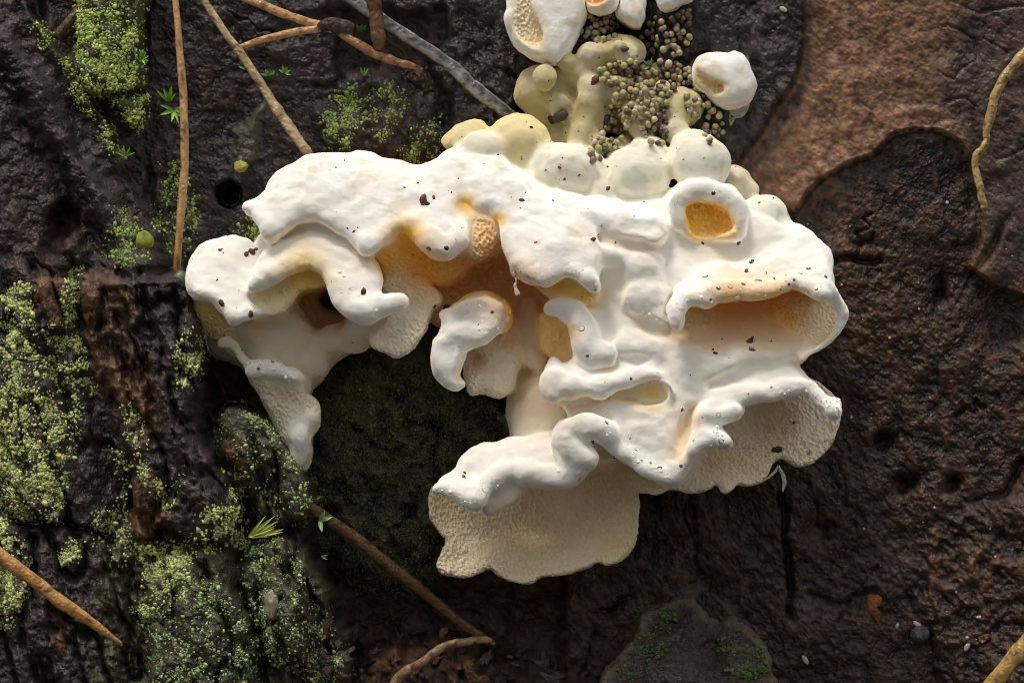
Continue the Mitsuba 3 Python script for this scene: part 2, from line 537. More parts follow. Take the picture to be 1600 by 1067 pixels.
CRAG = np.abs(fbm(np.stack([(GX * math.cos(A) - GY * math.sin(A)) / 34, (GX * math.sin(A) + GY * math.cos(A)) / 95, 0 * GX], -1), 4, 10) - .5)
plates = ['bark_base']
BIG = fbm(G3 / 150, 4, 33) - .5


def paint(poly, tone, edge=12, warp=26, amt=1.0, var=1.0):
    global COL
    phi = poly_sdf(poly, GX + warp * WX, GY + warp * WY)
    w = (amt * sstep(-edge, edge, phi))[..., None]
    c = PAL[tone, 0] + (PAL[tone, 1] - PAL[tone, 0]) * np.clip(.4 + var * (1.5 * N18 + 1.2 * N6 + .7 * N60), 0, 1)[..., None]
    COL = COL * (1 - w) + c * w


def plate(poly, f0, tone, u0=0, v0=0, sx=0.0, sy=0.0, edge=10, warp=26, dome=0, L=60, rough=(14, 8, 5), mode='max', hor=0, ver=0, name='bark_plate', colour=True):
    """a plate of bark: front at depth f0 with slopes sx, sy, dropping to what lies behind over 'edge'"""
    global H, PID
    poly = at2(poly, f0)
    phi = poly_sdf(poly, GX + warp * WX, GY + warp * WY)
    f = f0 + sx * (GX - u0) + sy * (GY - v0) + rough[0] * 2 * N60 + rough[1] * 1.6 * N18 + rough[2] * N6 + 2.2 * N3 + hor * HOR + ver * VER
    if dome:
        t = np.clip(ndimage.gaussian_filter(phi, 3) / L, 0, 1)
        f = f + dome * np.sqrt(np.clip(1 - (1 - t) ** 2, 0, 1))
    prof = sstep(0, edge, phi)
    if mode == 'max':
        new = H + np.maximum(f - H, 0) * prof
        mine = (phi > 0) & (f > H)
    else:
        new = H + (f - H) * prof
        mine = phi > 0
    H = new
    plates.append(name)
    PID[mine] = len(plates) - 1
    if colour:
        paint(poly, tone, 5, warp)


def crack(pts, width, depth, warp=16):
    global H
    dd = line_dist(pts, GX + warp * WX, GY + warp * WY) + 5 * N18
    H = H - depth * np.exp(-(dd / width) ** 2)


def dent(u, v, ru, rv, depth, rot=0, sharp=2):
    global H
    a = math.radians(rot)
    X, Y = GX - u + 8 * WX, GY - v + 8 * WY
    X, Y = X * math.cos(a) + Y * math.sin(a), -X * math.sin(a) + Y * math.cos(a)
    H = H - depth * np.exp(-((X / ru) ** 2 + (Y / rv) ** 2) ** sharp)


# upper middle, behind the needles
plate([(225, -280), (330, -280), (520, -280), (560, -20), (520, 90), (560, 200), (480, 300), (380, 420), (300, 430), (240, 330), (215, 200), (230, 60)], -8, DARK, hor=8)
plate([(380, -280), (700, -280), (800, -280), (800, 10), (760, 60), (690, 10), (640, 30), (560, 20), (470, 30), (400, 20)], 6, DARK, edge=16, sy=.2, v0=0)
plate([(505, 120), (560, 95), (640, 120), (690, 170), (720, 200), (670, 250), (560, 260), (500, 250), (470, 200)], 4, DARK, edge=30, warp=60, rough=(20, 16, 10))
plate([(690, -280), (960, -280), (1020, -280), (960, 60), (860, 120), (810, 170), (770, 215), (700, 205), (690, 150), (665, 95), (690, 50)], 14, DARK, edge=14, rough=(10, 12, 9))
plate([(365, 200), (405, 165), (418, 160), (400, 225), (385, 270), (365, 275)], 8, GREY, edge=9, warp=26, rough=(6, 8, 5))
# right: dark plate, then the smooth brown scale with the torn edge
plate([(1130, 180), (1900, 180), (1900, 520), (1900, 1400), (860, 1400), (860, 560), (1150, 420)], -22, RUST,
      edge=30, warp=10, rough=(11, 6, 6), mode='set', sy=-.07, v0=600, name='bark_plate')
B = [(1200, -280), (1200, 60), (1185, 120), (1150, 170), (1120, 210), (1100, 262), (1140, 300), (1243, 330), (1262, 300), (1285, 280), (1320, 258), (1365, 238), (1392, 213), (1430, 203),
     (1470, 207), (1498, 222), (1518, 248), (1522, 290), (1537, 330), (1532, 380), (1512, 415), (1535, 430), (1560, 448), (1600, 462), (1900, 500), (1900, -280)]
plate(B, 13, BROWN, edge=3, warp=9, rough=(9, 5, 1.2), name='bark_scale')
paint([(1490, -280), (1492, 40), (1466, 130), (1470, 190), (1488, 212), (1500, 235), (1519, 300), (1530, 400), (1600, 480), (1900, 500), (1900, -280)], PURPLE, 26, 60)
plate([(1020, -280), (1262, -280), (1262, 60), (1246, 128), (1215, 175), (1190, 215), (1158, 262), (1130, 300), (1060, 200), (1020, 100)], 40, DARK, edge=9, warp=10, rough=(8, 10, 7))
paint([(1262, 60), (1249, 130), (1218, 178), (1193, 218), (1160, 262), (1175, 272), (1215, 215), (1250, 160), (1266, 110)], DARK, 5, 10, .7)
for pts in ([(1440, 55), (1480, 40), (1520, 60), (1525, 95), (1490, 120), (1465, 112)], [(1480, 160), (1500, 155), (1520, 170)], [(1560, 250), (1600, 235), (1640, 240)],
            [(1490, 5), (1530, 20), (1600, 10)], [(1535, 60), (1570, 80)]):
    crack(pts, 2.0, 5)
dent(1440, 190, 30, 14, 6)
# the rough lower layer right of the fungus

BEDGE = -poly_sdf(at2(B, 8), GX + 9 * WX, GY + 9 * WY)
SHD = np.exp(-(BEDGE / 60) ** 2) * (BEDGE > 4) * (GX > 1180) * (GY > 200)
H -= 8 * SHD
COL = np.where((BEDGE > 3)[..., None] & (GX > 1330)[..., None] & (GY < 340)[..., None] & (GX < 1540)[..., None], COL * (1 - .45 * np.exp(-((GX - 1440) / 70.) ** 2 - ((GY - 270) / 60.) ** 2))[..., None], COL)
crack([(1300, 406), (1325, 404), (1350, 408), (1372, 405)], 5, 30)
for (u, v, a, b, dp, ro) in ((1472, 455, 8, 18, 34, 10), (1418, 758, 18, 13, 40, -40), (1490, 757, 10, 18, 34, 40), (1384, 690, 12, 16, 26, 40), (1278, 830, 20, 24, 26, 0), (1545, 390, 6, 50, 16, 30),
                             (1560, 500, 40, 50, 26, 0), (1100, 910, 24, 22, 20, 0)):
    dent(u, v, a, b, dp, ro, 1)
crack([(1222, 770), (1228, 850), (1234, 900), (1232, 960)], 4, 24)
crack([(1080, 770), (1086, 850)], 4, 12)
crack([(1600, 730), (1560, 790), (1530, 850), (1490, 890), (1450, 950)], 9, 22)
crack([(1270, 930), (1320, 945), (1370, 930)], 7, 14)
plate([(1380, 880), (1430, 850), (1470, 800), (1560, 770), (1640, 760), (1900, 900), (1900, 1340), (1440, 1340), (1460, 1040), (1430, 960)], -24, RUST, edge=24, warp=40, sx=.18, u0=1500, rough=(14, 14, 9), colour=False)
# the dark knob under the fungus
plate([(470, 640), (500, 590), (560, 545), (620, 525), (680, 470), (720, 540), (780, 600), (830, 640), (860, 700), (800, 780), (720, 850), (690, 900), (640, 935), (560, 930), (500, 860), (470, 740)],
      -6, MOSSY, edge=40, warp=30, dome=24, L=110, rough=(34, 34, 16))
for c_ in ([(520, 640), (580, 700), (640, 720)], [(600, 570), (640, 650), (720, 690)], [(500, 760), (570, 800), (640, 880)], [(690, 640), (680, 740), (620, 830)]):
    crack(c_, 4, 16, 40)
# the left ridge, from back to front
plate([(60, -280), (240, -280), (240, 300), (300, 380), (300, 460), (200, 420), (120, 300), (60, 100)], -6, DARK, edge=20)
plate([(-300, -300), (30, -300), (38, -10), (62, 28), (92, 75), (135, 130), (165, 190), (186, 235), (192, 262), (230, 330), (260, 400), (120, 400), (-300, 300)], 66, DARK, sx=-.1, u0=60, edge=7, hor=6,
      rough=(16, 12, 7))
plate([(-300, 40), (18, 52), (48, 85), (72, 140), (106, 190), (128, 240), (160, 290), (215, 350), (262, 420), (160, 460), (40, 480), (-300, 500)], 118, DARK, sx=-.12, u0=60, sy=.08, v0=250, edge=7, hor=5,
      rough=(16, 12, 7))
plate([(114, -300), (222, -300), (226, 55), (224, 110), (218, 138), (200, 148), (150, 150), (128, 140), (114, 110), (118, 40)], 60, MOSSY, edge=9, dome=26, L=50, warp=10)
plate([(165, 150), (205, 140), (230, 150), (228, 180), (212, 205), (190, 190)], 50, MOSSY, edge=8, dome=10, L=30, warp=10)
dent(108, 345, 22, 28, 60, 0, 2)
dent(92, 380, 16, 30, 40, 20, 2)
# big lower left
plate([(-300, 470), (40, 445), (60, 440), (140, 445), (250, 420), (290, 430), (318, 480), (326, 580), (360, 640), (430, 690), (470, 800), (520, 900), (545, 1000), (560, 1340), (-300, 1340)], 142, DARK,
      edge=26, warp=34, rough=(18, 12, 7), hor=6)
plate([(30, 455), (64, 412), (120, 395), (200, 408), (238, 402), (262, 418), (300, 440), (200, 480), (100, 470)], 118, DARK, edge=22, sy=.35, v0=430, hor=8)
plate([(-300, 480), (5, 478), (35, 450), (52, 444), (60, 500), (70, 560), (80, 640), (84, 720), (92, 800), (60, 815), (10, 790), (-300, 760)], 150, DARK, edge=9, warp=34, dome=8, L=30, rough=(8, 8, 6))
plate([(50, 435), (72, 428), (110, 440), (112, 500), (100, 520), (75, 515), (62, 480)], 168, FIBRE, edge=8, warp=12, ver=9, rough=(4, 4, 4))
plate([(60, 520), (110, 500), (125, 560), (150, 640), (175, 740), (190, 830), (120, 815), (95, 800), (85, 700), (72, 600)], 144, DARK, edge=10, warp=30)
plate([(112, 455), (120, 428), (150, 424), (200, 432), (245, 428), (280, 420), (305, 440), (316, 490), (318, 540), (330, 610), (330, 690), (352, 740), (385, 790), (372, 850), (300, 850), (240, 820), (200, 760),
       (165, 650), (140, 560), (120, 500)], 168, DARK, edge=20, warp=36, sx=.08, u0=200, hor=4, rough=(14, 16, 11), dome=14, L=30)
paint([(125, 440), (200, 445), (235, 470), (215, 510), (230, 560), (260, 640), (250, 690), (200, 660), (160, 590), (130, 520)], FIBRE, 22, 50, .62)
paint([(175, 560), (240, 570), (225, 640), (190, 630)], FIBRE, 16, 50, .6)
dent(222, 500, 20, 60, 22, -25, 1)
crack([(204, 440), (232, 460), (248, 520), (290, 580)], 9, 20)
crack([(165, 500), (180, 600), (210, 720), (215, 790)], 7, 26)
plate([(200, 745), (240, 735), (258, 760), (262, 800), (240, 845), (212, 845), (200, 800)], 182, FIBRE, edge=8, warp=12, ver=10, rough=(4, 4, 4))
plate([(283, 790), (300, 765), (335, 755), (365, 770), (378, 800), (376, 835), (350, 855), (330, 845), (300, 850)], 196, DARK, edge=9, warp=12, dome=10, L=25)
plate([(-300, 790), (0, 770), (30, 830), (55, 880), (52, 930), (20, 980), (-300, 1000)], 154, DARK, edge=10, warp=34, dome=8, L=30)
plate([(62, 850), (105, 822), (160, 830), (200, 860), (230, 880), (225, 950), (228, 1010), (235, 1340), (-300, 1340), (-300, 990), (40, 960)], 148, DARK, edge=12, warp=30, rough=(16, 10, 6))
paint([(95, 955), (108, 950), (112, 1010), (96, 1015)], FIBRE, 8, 14, .7)
crack([(0, 745), (30, 810), (70, 818), (120, 815), (160, 830), (205, 860)], 5, 42)
crack([(60, 840), (62, 900), (40, 960)], 5, 26)
crack([(208, 870), (222, 930), (226, 1000), (230, 1080)], 4, 20)
# mossy knobs at the foot
plate([(150, 850), (250, 830), (380, 830), (480, 850), (520, 940), (550, 1040), (560, 1340), (150, 1340)], 160, MOSSY, edge=18, warp=50, rough=(16, 14, 10))
plate([(335, 660), (350, 630), (378, 628), (410, 640), (435, 660), (455, 690), (470, 715), (488, 750), (494, 790), (478, 820), (440, 830), (395, 825), (380, 780), (365, 740), (345, 710)], 168, MOSSY, edge=12,
      warp=14, dome=22, L=50)
paint([(355, 690), (385, 690), (395, 740), (370, 760)], FIBRE, 8, 20, .7)
plate([(210, 935), (250, 890), (300, 845), (360, 850), (385, 900), (350, 950), (290, 960), (240, 965)], 176, MOSSY, edge=14, warp=18, dome=14, L=40)
plate([(365, 900), (380, 855), (420, 838), (455, 835), (478, 880), (492, 950), (496, 1010), (470, 1045), (430, 1040), (400, 1000), (380, 950)], 186, MOSSY, edge=10, warp=14, dome=22, L=50)
plate([(228, 975), (270, 930), (310, 905), (350, 898), (380, 930), (400, 980), (412, 1030), (430, 1340), (230, 1340)], 192, MOSSY, edge=12, warp=16, dome=24, L=50)
crack([(378, 880), (392, 950), (408, 1000), (415, 1060)], 4, 24)
plate([(500, 960), (470, 1010), (455, 1040), (440, 1340), (560, 1340), (545, 1040), (530, 1000)], 150, DARK, edge=12, warp=20, rough=(10, 14, 12))
paint([(455, 1045), (490, 1030), (530, 1030), (540, 1080), (450, 1090)], RUST, 8, 30)
# the litter slope at the very foot of the trunk
plate([(540, 1340), (545, 1010), (600, 985), (680, 985), (770, 1005), (850, 1040), (930, 1060), (1000, 1340)], 20, RUST, edge=40, warp=50, sy=.9, v0=1020, rough=(14, 26, 14))
# the round borer hole
hd = np.hypot((GX - 357) / 1.0, (GY - 303) / 1.08) + 2 * N6
H = H - 110 * (1 - sstep(16, 22, hd))
paint([(340 + 19 * math.cos(a), 303 + 21 * math.sin(a)) for a in np.linspace(0, 6.2, 16)], DARK, 3, 4, .8, .2)


for p_, tn_, am_ in (([(290, 110), (350, 120), (385, 160), (350, 215), (300, 210), (285, 160)], RUST, .9), ([(560, -20), (700, -30), (720, 30), (640, 50), (570, 20)], PURPLE, .6), ([(590, 150), (670, 170), (650, 230), (590, 220)], PURPLE, .6),
                     ([(20, 270), (100, 280), (150, 330), (120, 420), (30, 420)], RUST, .6), ([(600, 980), (700, 985), (760, 1040), (640, 1080), (560, 1060)], FIBRE, .35), ([(1350, 860), (1430, 840), (1440, 900), (1370, 920)], PURPLE, .6),
                     ([(1240, 900), (1330, 910), (1340, 1010), (1230, 1020)], PURPLE, .7), ([(1310, 340), (1420, 400), (1440, 520), (1340, 560), (1300, 450)], FIBRE, .28), ([(1450, 850), (1520, 830), (1560, 900), (1470, 960)], FIBRE, .3)):
    paint(p_, tn_, 26, 60, am_)
COL = COL * (1 + .9 * np.clip(BIG, -.5, .5) + .5 * N6 + .5 * N3)[..., None]
cr = np.random.default_rng(19)
for _ in range(46):
    u, v, an = cr.uniform(0, 1600), cr.uniform(0, 1060), cr.uniform(0, 3.14)
    if u > 1130 and v < 360:
        continue
    if u < 520 and v > 420:
        an = cr.normal(1.8, .3)
    n_, L_ = 6, cr.uniform(30, 110)
    t_ = np.linspace(-.5, .5, n_)
    crack(np.stack([u + L_ * t_ * math.cos(an) + cr.normal(0, 5, n_), v + L_ * t_ * math.sin(an) + cr.normal(0, 5, n_)], 1), cr.uniform(1.6, 2.8), cr.uniform(5, 12), 10)
for pts_, w_, h_ in (([(215, 430), (260, 560), (310, 720), (340, 800)], 34, 30), ([(125, 440), (160, 600), (185, 760), (200, 850)], 22, -26), ([(330, 640), (352, 720), (388, 800), (395, 870)], 20, -34), ([(440, 650), (462, 760), (470, 900), (470, 1060)], 32, 26),
                     ([(60, 450), (82, 600), (92, 800)], 26, 20), ([(300, 900), (330, 980), (350, 1080)], 40, 26), ([(390, 860), (402, 960), (416, 1070)], 16, -30), ([(215, 860), (225, 960), (232, 1080)], 18, -26), ([(100, 860), (120, 960), (140, 1080)], 50, 22),
                     ([(0, 60), (70, 160), (150, 290), (235, 410)], 26, 22), ([(60, 30), (130, 130), (190, 250)], 16, 20), ([(40, 180), (110, 300), (150, 400)], 18, -26)):
    H = H + h_ * np.exp(-((line_dist(pts_, GX + 34 * WX, GY + 34 * WY)) / w_) ** 2)
ridge = sstep(-10, 30, poly_sdf(np.array([(-300, 400), (120, 400), (320, 440), (330, 640), (480, 720), (545, 1000), (560, 1400), (-300, 1400)], float), GX, GY))
H = H + ridge * (11 * FIB - 30 * np.clip(.09 - CRAG, 0, 1) / .09 + 26 * BIG)


def bark_depth(x, y):
    i = np.interp(x, gx, np.arange(len(gx)))
    j = np.interp(y, gy, np.arange(len(gy)))
    return ndimage.map_coordinates(H, [i, j], order=1, mode='nearest')

# ---------------------------------------------------------------- the large white bracket fungus
FG = Field(270, 1345, 45, 930, -60, 345, 3.0)
# shaded back body on the left and the back of the middle cave
FG.pillow('body', CREAM, [(290, 440), (380, 420), (470, 430), (560, 440), (620, 450), (660, 500), (650, 535), (590, 540), (555, 548), (522, 566), (506, 592), (485, 612), (470, 622), (430, 630), (400, 596), (360, 566),
                          (318, 540)], 70, 520, gy=-.15, r=26, dome=28, L=70)
FG.pillow('pore_wall', (.76, .48, .24), [(540, 380), (640, 330), (760, 320), (840, 380), (880, 440), (880, 600), (840, 600), (790, 590), (700, 520), (640, 500), (570, 500)], 72, 450, r=20, dome=10, L=40)
FG.ball('body', CREAM, 852, 640, 60, 62, 66, 90, k=20)
FG.pillow('body', CREAM, [(800, 690), (802, 655), (815, 615), (840, 585), (900, 580), (960, 640), (960, 720), (880, 720), (830, 700)], 150, 640, gy=.3, r=24, dome=20, L=50)
# older dirty lumps above
for a in ((849, 142, 24, 46, 38, 48, 0), (912, 112, 34, 42, 27, 46, -12), (964, 82, 34, 46, 28, 46, 0), (922, 182, 46, 29, 56, 46, 6), (1066, 168, 40, 34, 33, 46, 0), (972, 236, 46, 24, 24, 40, 0),
          (960, 150, 16, 60, 60, 40, 0), (1020, 170, 10, 60, 70, 40, 0), (895, 225, 30, 40, 30, 40, 0), (880, 160, 14, 60, 50, 40, 0)):
    FG.ball('old_lobe', OLD if a[3] > 30 else (.66, .56, .38), *a, k=9)
kr = np.random.default_rng(3)
for _ in range(46):
    u, v = kr.uniform(815, 1100), kr.uniform(70, 250)
    if poly_sdf(np.array([(812, 150), (850, 110), (900, 90), (960, 62), (1010, 80), (1030, 110), (1090, 140), (1110, 190), (1080, 210), (1000, 250), (900, 250), (830, 175)], float), np.array(u), np.array(v)) < 0:
        continue
    r = kr.uniform(12, 25)
    FG.ball('old_lobe', ((.60, .52, .30), (.55, .48, .25), (.66, .58, .40), (.50, .42, .21))[kr.integers(4)], u, v, kr.uniform(62, 92), r, r * kr.uniform(.8, 1.3), r, k=7)
for a in ((726, 212, 60, 40, 22, 40, -28), (808, 226, 84, 53, 48, 60, -8)):
    FG.ball('lobe', (.80, .68, .36), *a, k=6)
FG.ball('lobe', (.82, .78, .60), 756, 232, 116, 37, 26, 40, 8, k=10)
for a in ((884, 266, 108, 66, 44, 62, 6), (996, 272, 110, 53, 46, 60, 0), (1010, 240, 100, 32, 26, 46, 0), (1086, 236, 104, 38, 34, 50, 0), (1092, 254, 120, 50, 42, 52, 10), (1195, 338, 92, 36, 34, 50, 20),
          (940, 300, 96, 40, 40, 60, 0), (1150, 280, 66, 24, 20, 34, 20), (1168, 296, 60, 20, 16, 30, 0)):
    FG.ball('lobe', (.83, .81, .68) if a[3] > 30 else (.74, .66, .50), *a, k=7)
# central body, sloping outwards as it goes down
FG.pillow('body', (.88, .85, .77), [(700, 300), (760, 268), (830, 285), (960, 310), (1100, 300), (1170, 322), (1230, 352), (1285, 390), (1296, 450), (1256, 545), (1236, 566), (1190, 585), (1130, 600), (1096, 640), (1088, 700), (1070, 735),
                          (1050, 750), (1000, 720), (960, 690), (930, 640), (890, 630), (862, 600), (880, 540), (870, 490), (850, 450), (800, 400)], 150, 330, gy=.33, r=30, dome=18, L=60, k=16, bulge=[(905, 360, 70, 44), (1010, 345, 60, 14)])
for poly, top, back, v0, bgy in (
        ([(1050, 486), (1064, 468), (1100, 455), (1180, 445), (1250, 436), (1296, 462), (1308, 500), (1280, 535), (1230, 546), (1160, 540), (1100, 542), (1062, 525)], 300, 112, 450, 1.15),
        ([(840, 444), (875, 434), (905, 440), (934, 456), (928, 474), (900, 474), (860, 462)], 300, 196, 450, 0), ([(846, 492), (886, 506), (896, 535), (898, 560), (882, 571), (856, 560)], 300, 140, 530, 0),
        ([(878, 612), (925, 606), (1010, 588), (1044, 600), (1044, 634), (1010, 632), (965, 624), (925, 628), (880, 628)], 310, 210, 610, .8),
        ([(1146, 660), (1160, 634), (1200, 622), (1262, 616), (1306, 655), (1296, 700), (1240, 720), (1170, 724), (1100, 716), (1130, 696)], 310, 84, 640, .8)):
    FG.pillow('body', TAN, poly, top, v0, back=back, bgy=bgy, r=18, k=18, cut=True)
# walls with pores, under the caps
FG.pillow('pore_wall', (.92, .53, .12), [(575, 385), (622, 340), (700, 350), (740, 380), (735, 420), (700, 446), (662, 436), (626, 424), (601, 430), (588, 405)], 188, 400, gy=-.65, r=12, k=14)
FG.pillow('pore_surface', (.86, .57, .28), [(715, 312), (740, 310), (785, 325), (788, 362), (782, 385), (768, 400), (755, 410), (740, 411), (722, 405), (705, 385)], 190, 370, gy=.3, r=16, dome=26, L=34, k=8)
FG.pillow('pore_surface', (.82, .74, .56), [(598, 440), (612, 425), (632, 420), (652, 426), (670, 442), (686, 458), (692, 472), (677, 482), (671, 495), (668, 511), (660, 526), (648, 541), (640, 551), (622, 558), (605, 553),
                           (588, 546), (578, 532), (586, 519), (597, 508), (605, 498), (601, 470)], 186, 490, gy=.32, r=10, dome=-8, L=26, k=6, thick=90)
FG.pillow('pore_surface', (.82, .63, .26), [(380, 436), (420, 410), (470, 390), (512, 400), (534, 440), (530, 455), (520, 453), (509, 458), (498, 455), (477, 458), (465, 466), (458, 479), (444, 492), (421, 500), (396, 502),
                           (384, 480)], 196, 450, gy=.25, r=8, dome=8, L=20, k=6, thick=70)
FG.pillow('body', CREAM, [(388, 488), (430, 482), (470, 478), (500, 492), (512, 520), (480, 540), (440, 552), (400, 548), (372, 530), (360, 505)], 118, 510, gy=-.3, r=18, dome=30, L=46, k=10, thick=110)
FG.pillow('body', CREAM, [(540, 480), (580, 470), (600, 500), (585, 530), (550, 545), (520, 545), (515, 515)], 108, 510, r=18, dome=30, L=40, k=14)
FG.pillow('pore_wall', YEL, [(300, 450), (330, 460), (352, 490), (368, 512), (352, 532), (330, 530), (306, 510)], 150, 490, gy=-.9, r=14, dome=10, L=30, k=10)
FG.pillow('pore_wall', (.50, .30, .14), [(460, 470), (478, 456), (500, 454), (520, 450), (545, 480), (538, 500), (515, 522), (490, 515), (470, 494)], 200, 480, back=66, r=8, k=8, cut=True)
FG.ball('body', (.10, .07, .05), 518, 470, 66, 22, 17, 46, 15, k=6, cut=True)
lr = np.random.default_rng(8)
for _ in range(26):
    u, v = lr.uniform(340, 590), lr.uniform(490, 610)
    if (u < 400 and v > 570) or (u > 500 and v > 550):
        continue
    r = lr.uniform(10, 24)
    FG.ball('body', CREAM, u, v, 92 + lr.uniform(-4, 14), r * 1.2, r, r, k=14)
FG.ball('body', WHITE, 484, 366, 140, 74, 26, 52, -6, k=14)
FG.ball('body', WHITE, 430, 384, 120, 30, 22, 46, 0, k=14)
# the column and the cup behind the ear-like cap
FG.pillow('body', (.80, .68, .50), [(812, 470), (835, 462), (850, 490), (853, 530), (856, 562), (850, 582), (838, 591), (828, 577), (818, 570), (811, 530)], 112, 520, gy=.25, r=18, dome=16, L=24, k=6, thick=110)
FG.pillow('pore_surface', (.82, .74, .60), [(724, 545), (745, 520), (775, 505), (800, 490), (814, 505), (818, 560), (808, 588), (804, 604), (791, 616), (776, 622), (757, 614), (742, 618), (730, 612), (724, 590)], 138, 560,
          gy=.45, r=14, dome=16, L=26, k=6, thick=110)
FG.ball('pore_wall', TAN, 742, 560, 168, 17, 18, 40, 20, k=8, cut=True)
FG.ball('pore_wall', TAN, 797, 527, 160, 16, 20, 30, 0, k=8, cut=True)
FG.pillow('pore_surface', (.92, .64, .18), [(706, 484), (716, 468), (731, 457), (747, 453), (764, 454), (781, 462), (793, 474), (800, 492), (798, 510), (788, 522), (770, 520), (740, 500)], 192, 490, gy=.2, r=10, k=5, thick=46)
# S-shaped lip region and its pockets
FG.pillow('pore_wall', (.90, .62, .22), [(846, 490), (880, 490), (905, 520), (904, 552), (888, 570), (868, 562), (852, 550), (842, 520)], 176, 530, r=12, k=8)
FG.pillow('pore_surface', (.92, .64, .18), [(836, 430), (870, 420), (910, 430), (938, 446), (936, 464), (929, 476), (919, 472), (905, 478), (888, 468), (872, 468), (856, 463), (843, 452)], 226, 450, gy=.2, r=9, k=6)
FG.pillow('pore_surface', (.92, .68, .24), [(876, 604), (920, 598), (960, 600), (1010, 585), (1036, 592), (1049, 612), (1044, 634), (1024, 638), (998, 628), (968, 622), (930, 628), (900, 634), (876, 630)], 236, 615, gy=.1, r=8, k=6)
# the pore surfaces of the three large brackets
FG.pillow('pore_surface', (.78, .66, .47), [(668, 775), (668, 800), (674, 818), (690, 835), (698, 846), (690, 862), (683, 876), (684, 890), (697, 899), (727, 902), (745, 896), (756, 889), (766, 888), (777, 900), (796, 910),
                           (825, 915), (838, 908), (846, 902), (886, 896), (921, 885), (935, 878), (948, 882), (966, 878), (985, 861), (991, 846), (998, 830), (1002, 800), (1000, 765), (992, 735), (960, 700), (900, 690),
                           (760, 720), (690, 750)], 168, 800, gy=.24, r=8, k=6, thick=46, dome=-24, L=34, bulge=[(850, 770, 100, -66), (740, 790, 40, -20)])
FG.pillow('pore_surface', (.83, .74, .58), [(985, 735), (1040, 715), (1070, 690), (1098, 655), (1150, 610), (1200, 590), (1270, 590), (1310, 630), (1313, 660), (1311, 672), (1306, 689), (1292, 707), (1275, 722), (1259, 728),
                           (1244, 729), (1232, 724), (1226, 719), (1216, 720), (1203, 735), (1196, 752), (1189, 756), (1166, 761), (1154, 757), (1145, 765), (1129, 771), (1121, 762), (1115, 755), (1110, 765), (1084, 771),
                           (1053, 766), (1030, 773), (1000, 769)], 176, 690, gy=.26, r=9, k=6, thick=60, dome=-16, L=28, bulge=[(1175, 660, 44, -44), (1040, 745, 50, -14)])
FG.pillow('pore_surface', (.86, .70, .48), [(1046, 470), (1100, 440), (1200, 425), (1260, 430), (1298, 458), (1312, 478), (1317, 492), (1312, 510), (1301, 529), (1281, 545), (1260, 552), (1257, 560), (1248, 565), (1232, 547),
                           (1217, 538), (1187, 532), (1160, 531), (1110, 536), (1080, 536), (1060, 526), (1045, 502)], 182, 490, gy=.75, r=10, k=8, dome=-8, L=22, bulge=[(1165, 470, 60, -24)])
# caps
FG.pillow('cap', WHITE, [(290, 420), (297, 401), (304, 388), (315, 378), (330, 371), (346, 368), (364, 367), (380, 369), (392, 375), (400, 386), (420, 383), (432, 392), (412, 410), (400, 430), (396, 460), (410, 480), (421, 490),
                         (402, 498), (391, 503), (380, 501), (373, 507), (367, 511), (356, 500), (346, 488), (336, 478), (327, 471), (312, 468), (300, 462), (290, 445)], 176, 420, gy=.75, r=14, dome=22, L=40, k=8, fmax=262,
          thick=60)
FG.pillow('cap', WHITE, [(412, 386), (428, 378), (446, 366), (470, 356), (496, 355), (530, 366), (560, 382), (582, 398), (597, 420), (600, 440), (597, 457), (614, 456), (632, 461), (639, 472), (632, 483), (617, 488), (600, 490),
                         (590, 500), (577, 504), (564, 501), (552, 492), (541, 481), (532, 466), (522, 449), (516, 436), (507, 423), (493, 415), (478, 416), (460, 422), (444, 427), (425, 437), (410, 447), (396, 456), (387, 455),
                         (388, 440), (394, 425), (400, 405)], 226, 420, gy=.62, r=15, dome=14, L=26, k=8, fmax=272, thick=48)
FG.pillow('cap', WHITE, [(378, 325), (381, 316), (401, 307), (410, 298), (422, 278), (439, 261), (469, 242), (496, 235), (522, 236), (545, 239), (565, 236), (590, 243), (617, 247), (645, 254), (668, 249), (690, 236), (720, 222),
                         (760, 226), (800, 250), (850, 290), (900, 300), (935, 330), (945, 380), (938, 420), (939, 445), (934, 457), (925, 447), (913, 443), (899, 437), (886, 431), (876, 433), (861, 441), (850, 447), (841, 443),
                         (834, 445), (822, 439), (812, 433), (802, 426), (797, 408), (792, 387), (785, 369), (783, 352), (779, 339), (771, 331), (759, 334), (747, 332), (738, 322), (729, 315), (721, 322), (720, 336), (722, 347),
                         (730, 354), (735, 364), (734, 374), (723, 388), (711, 398), (697, 404), (680, 402), (665, 393), (654, 381), (641, 367), (629, 358), (622, 362), (616, 379), (599, 387), (586, 394), (575, 401), (563, 396),
                         (548, 382), (530, 368), (500, 352), (482, 350), (464, 354), (440, 368), (428, 380), (416, 376), (408, 362), (402, 347), (393, 340), (383, 338)], 196, 330, gy=.72, r=15, dome=24, L=50, k=7, fmax=290, thick=58,
          bulge=[(500, 290, 60, 16), (640, 290, 60, 6), (770, 300, 40, 10), (870, 380, 40, 10)])
FG.pillow('cap', WHITE, [(872, 342), (900, 330), (925, 322), (960, 319), (1000, 318), (1036, 334), (1048, 355), (1040, 376), (1015, 384), (990, 378), (960, 372), (930, 360), (905, 350), (886, 352)], 196, 350, gy=1.0, r=15, dome=18,
          L=26, k=12)
FG.pillow('lobe', WHITE, [(965, 440), (985, 410), (1010, 397), (1034, 403), (1044, 430), (1048, 480), (1051, 515), (1030, 511), (1002, 500), (987, 485), (974, 465)], 206, 450, gy=.35, r=14, dome=18, L=26, k=9)
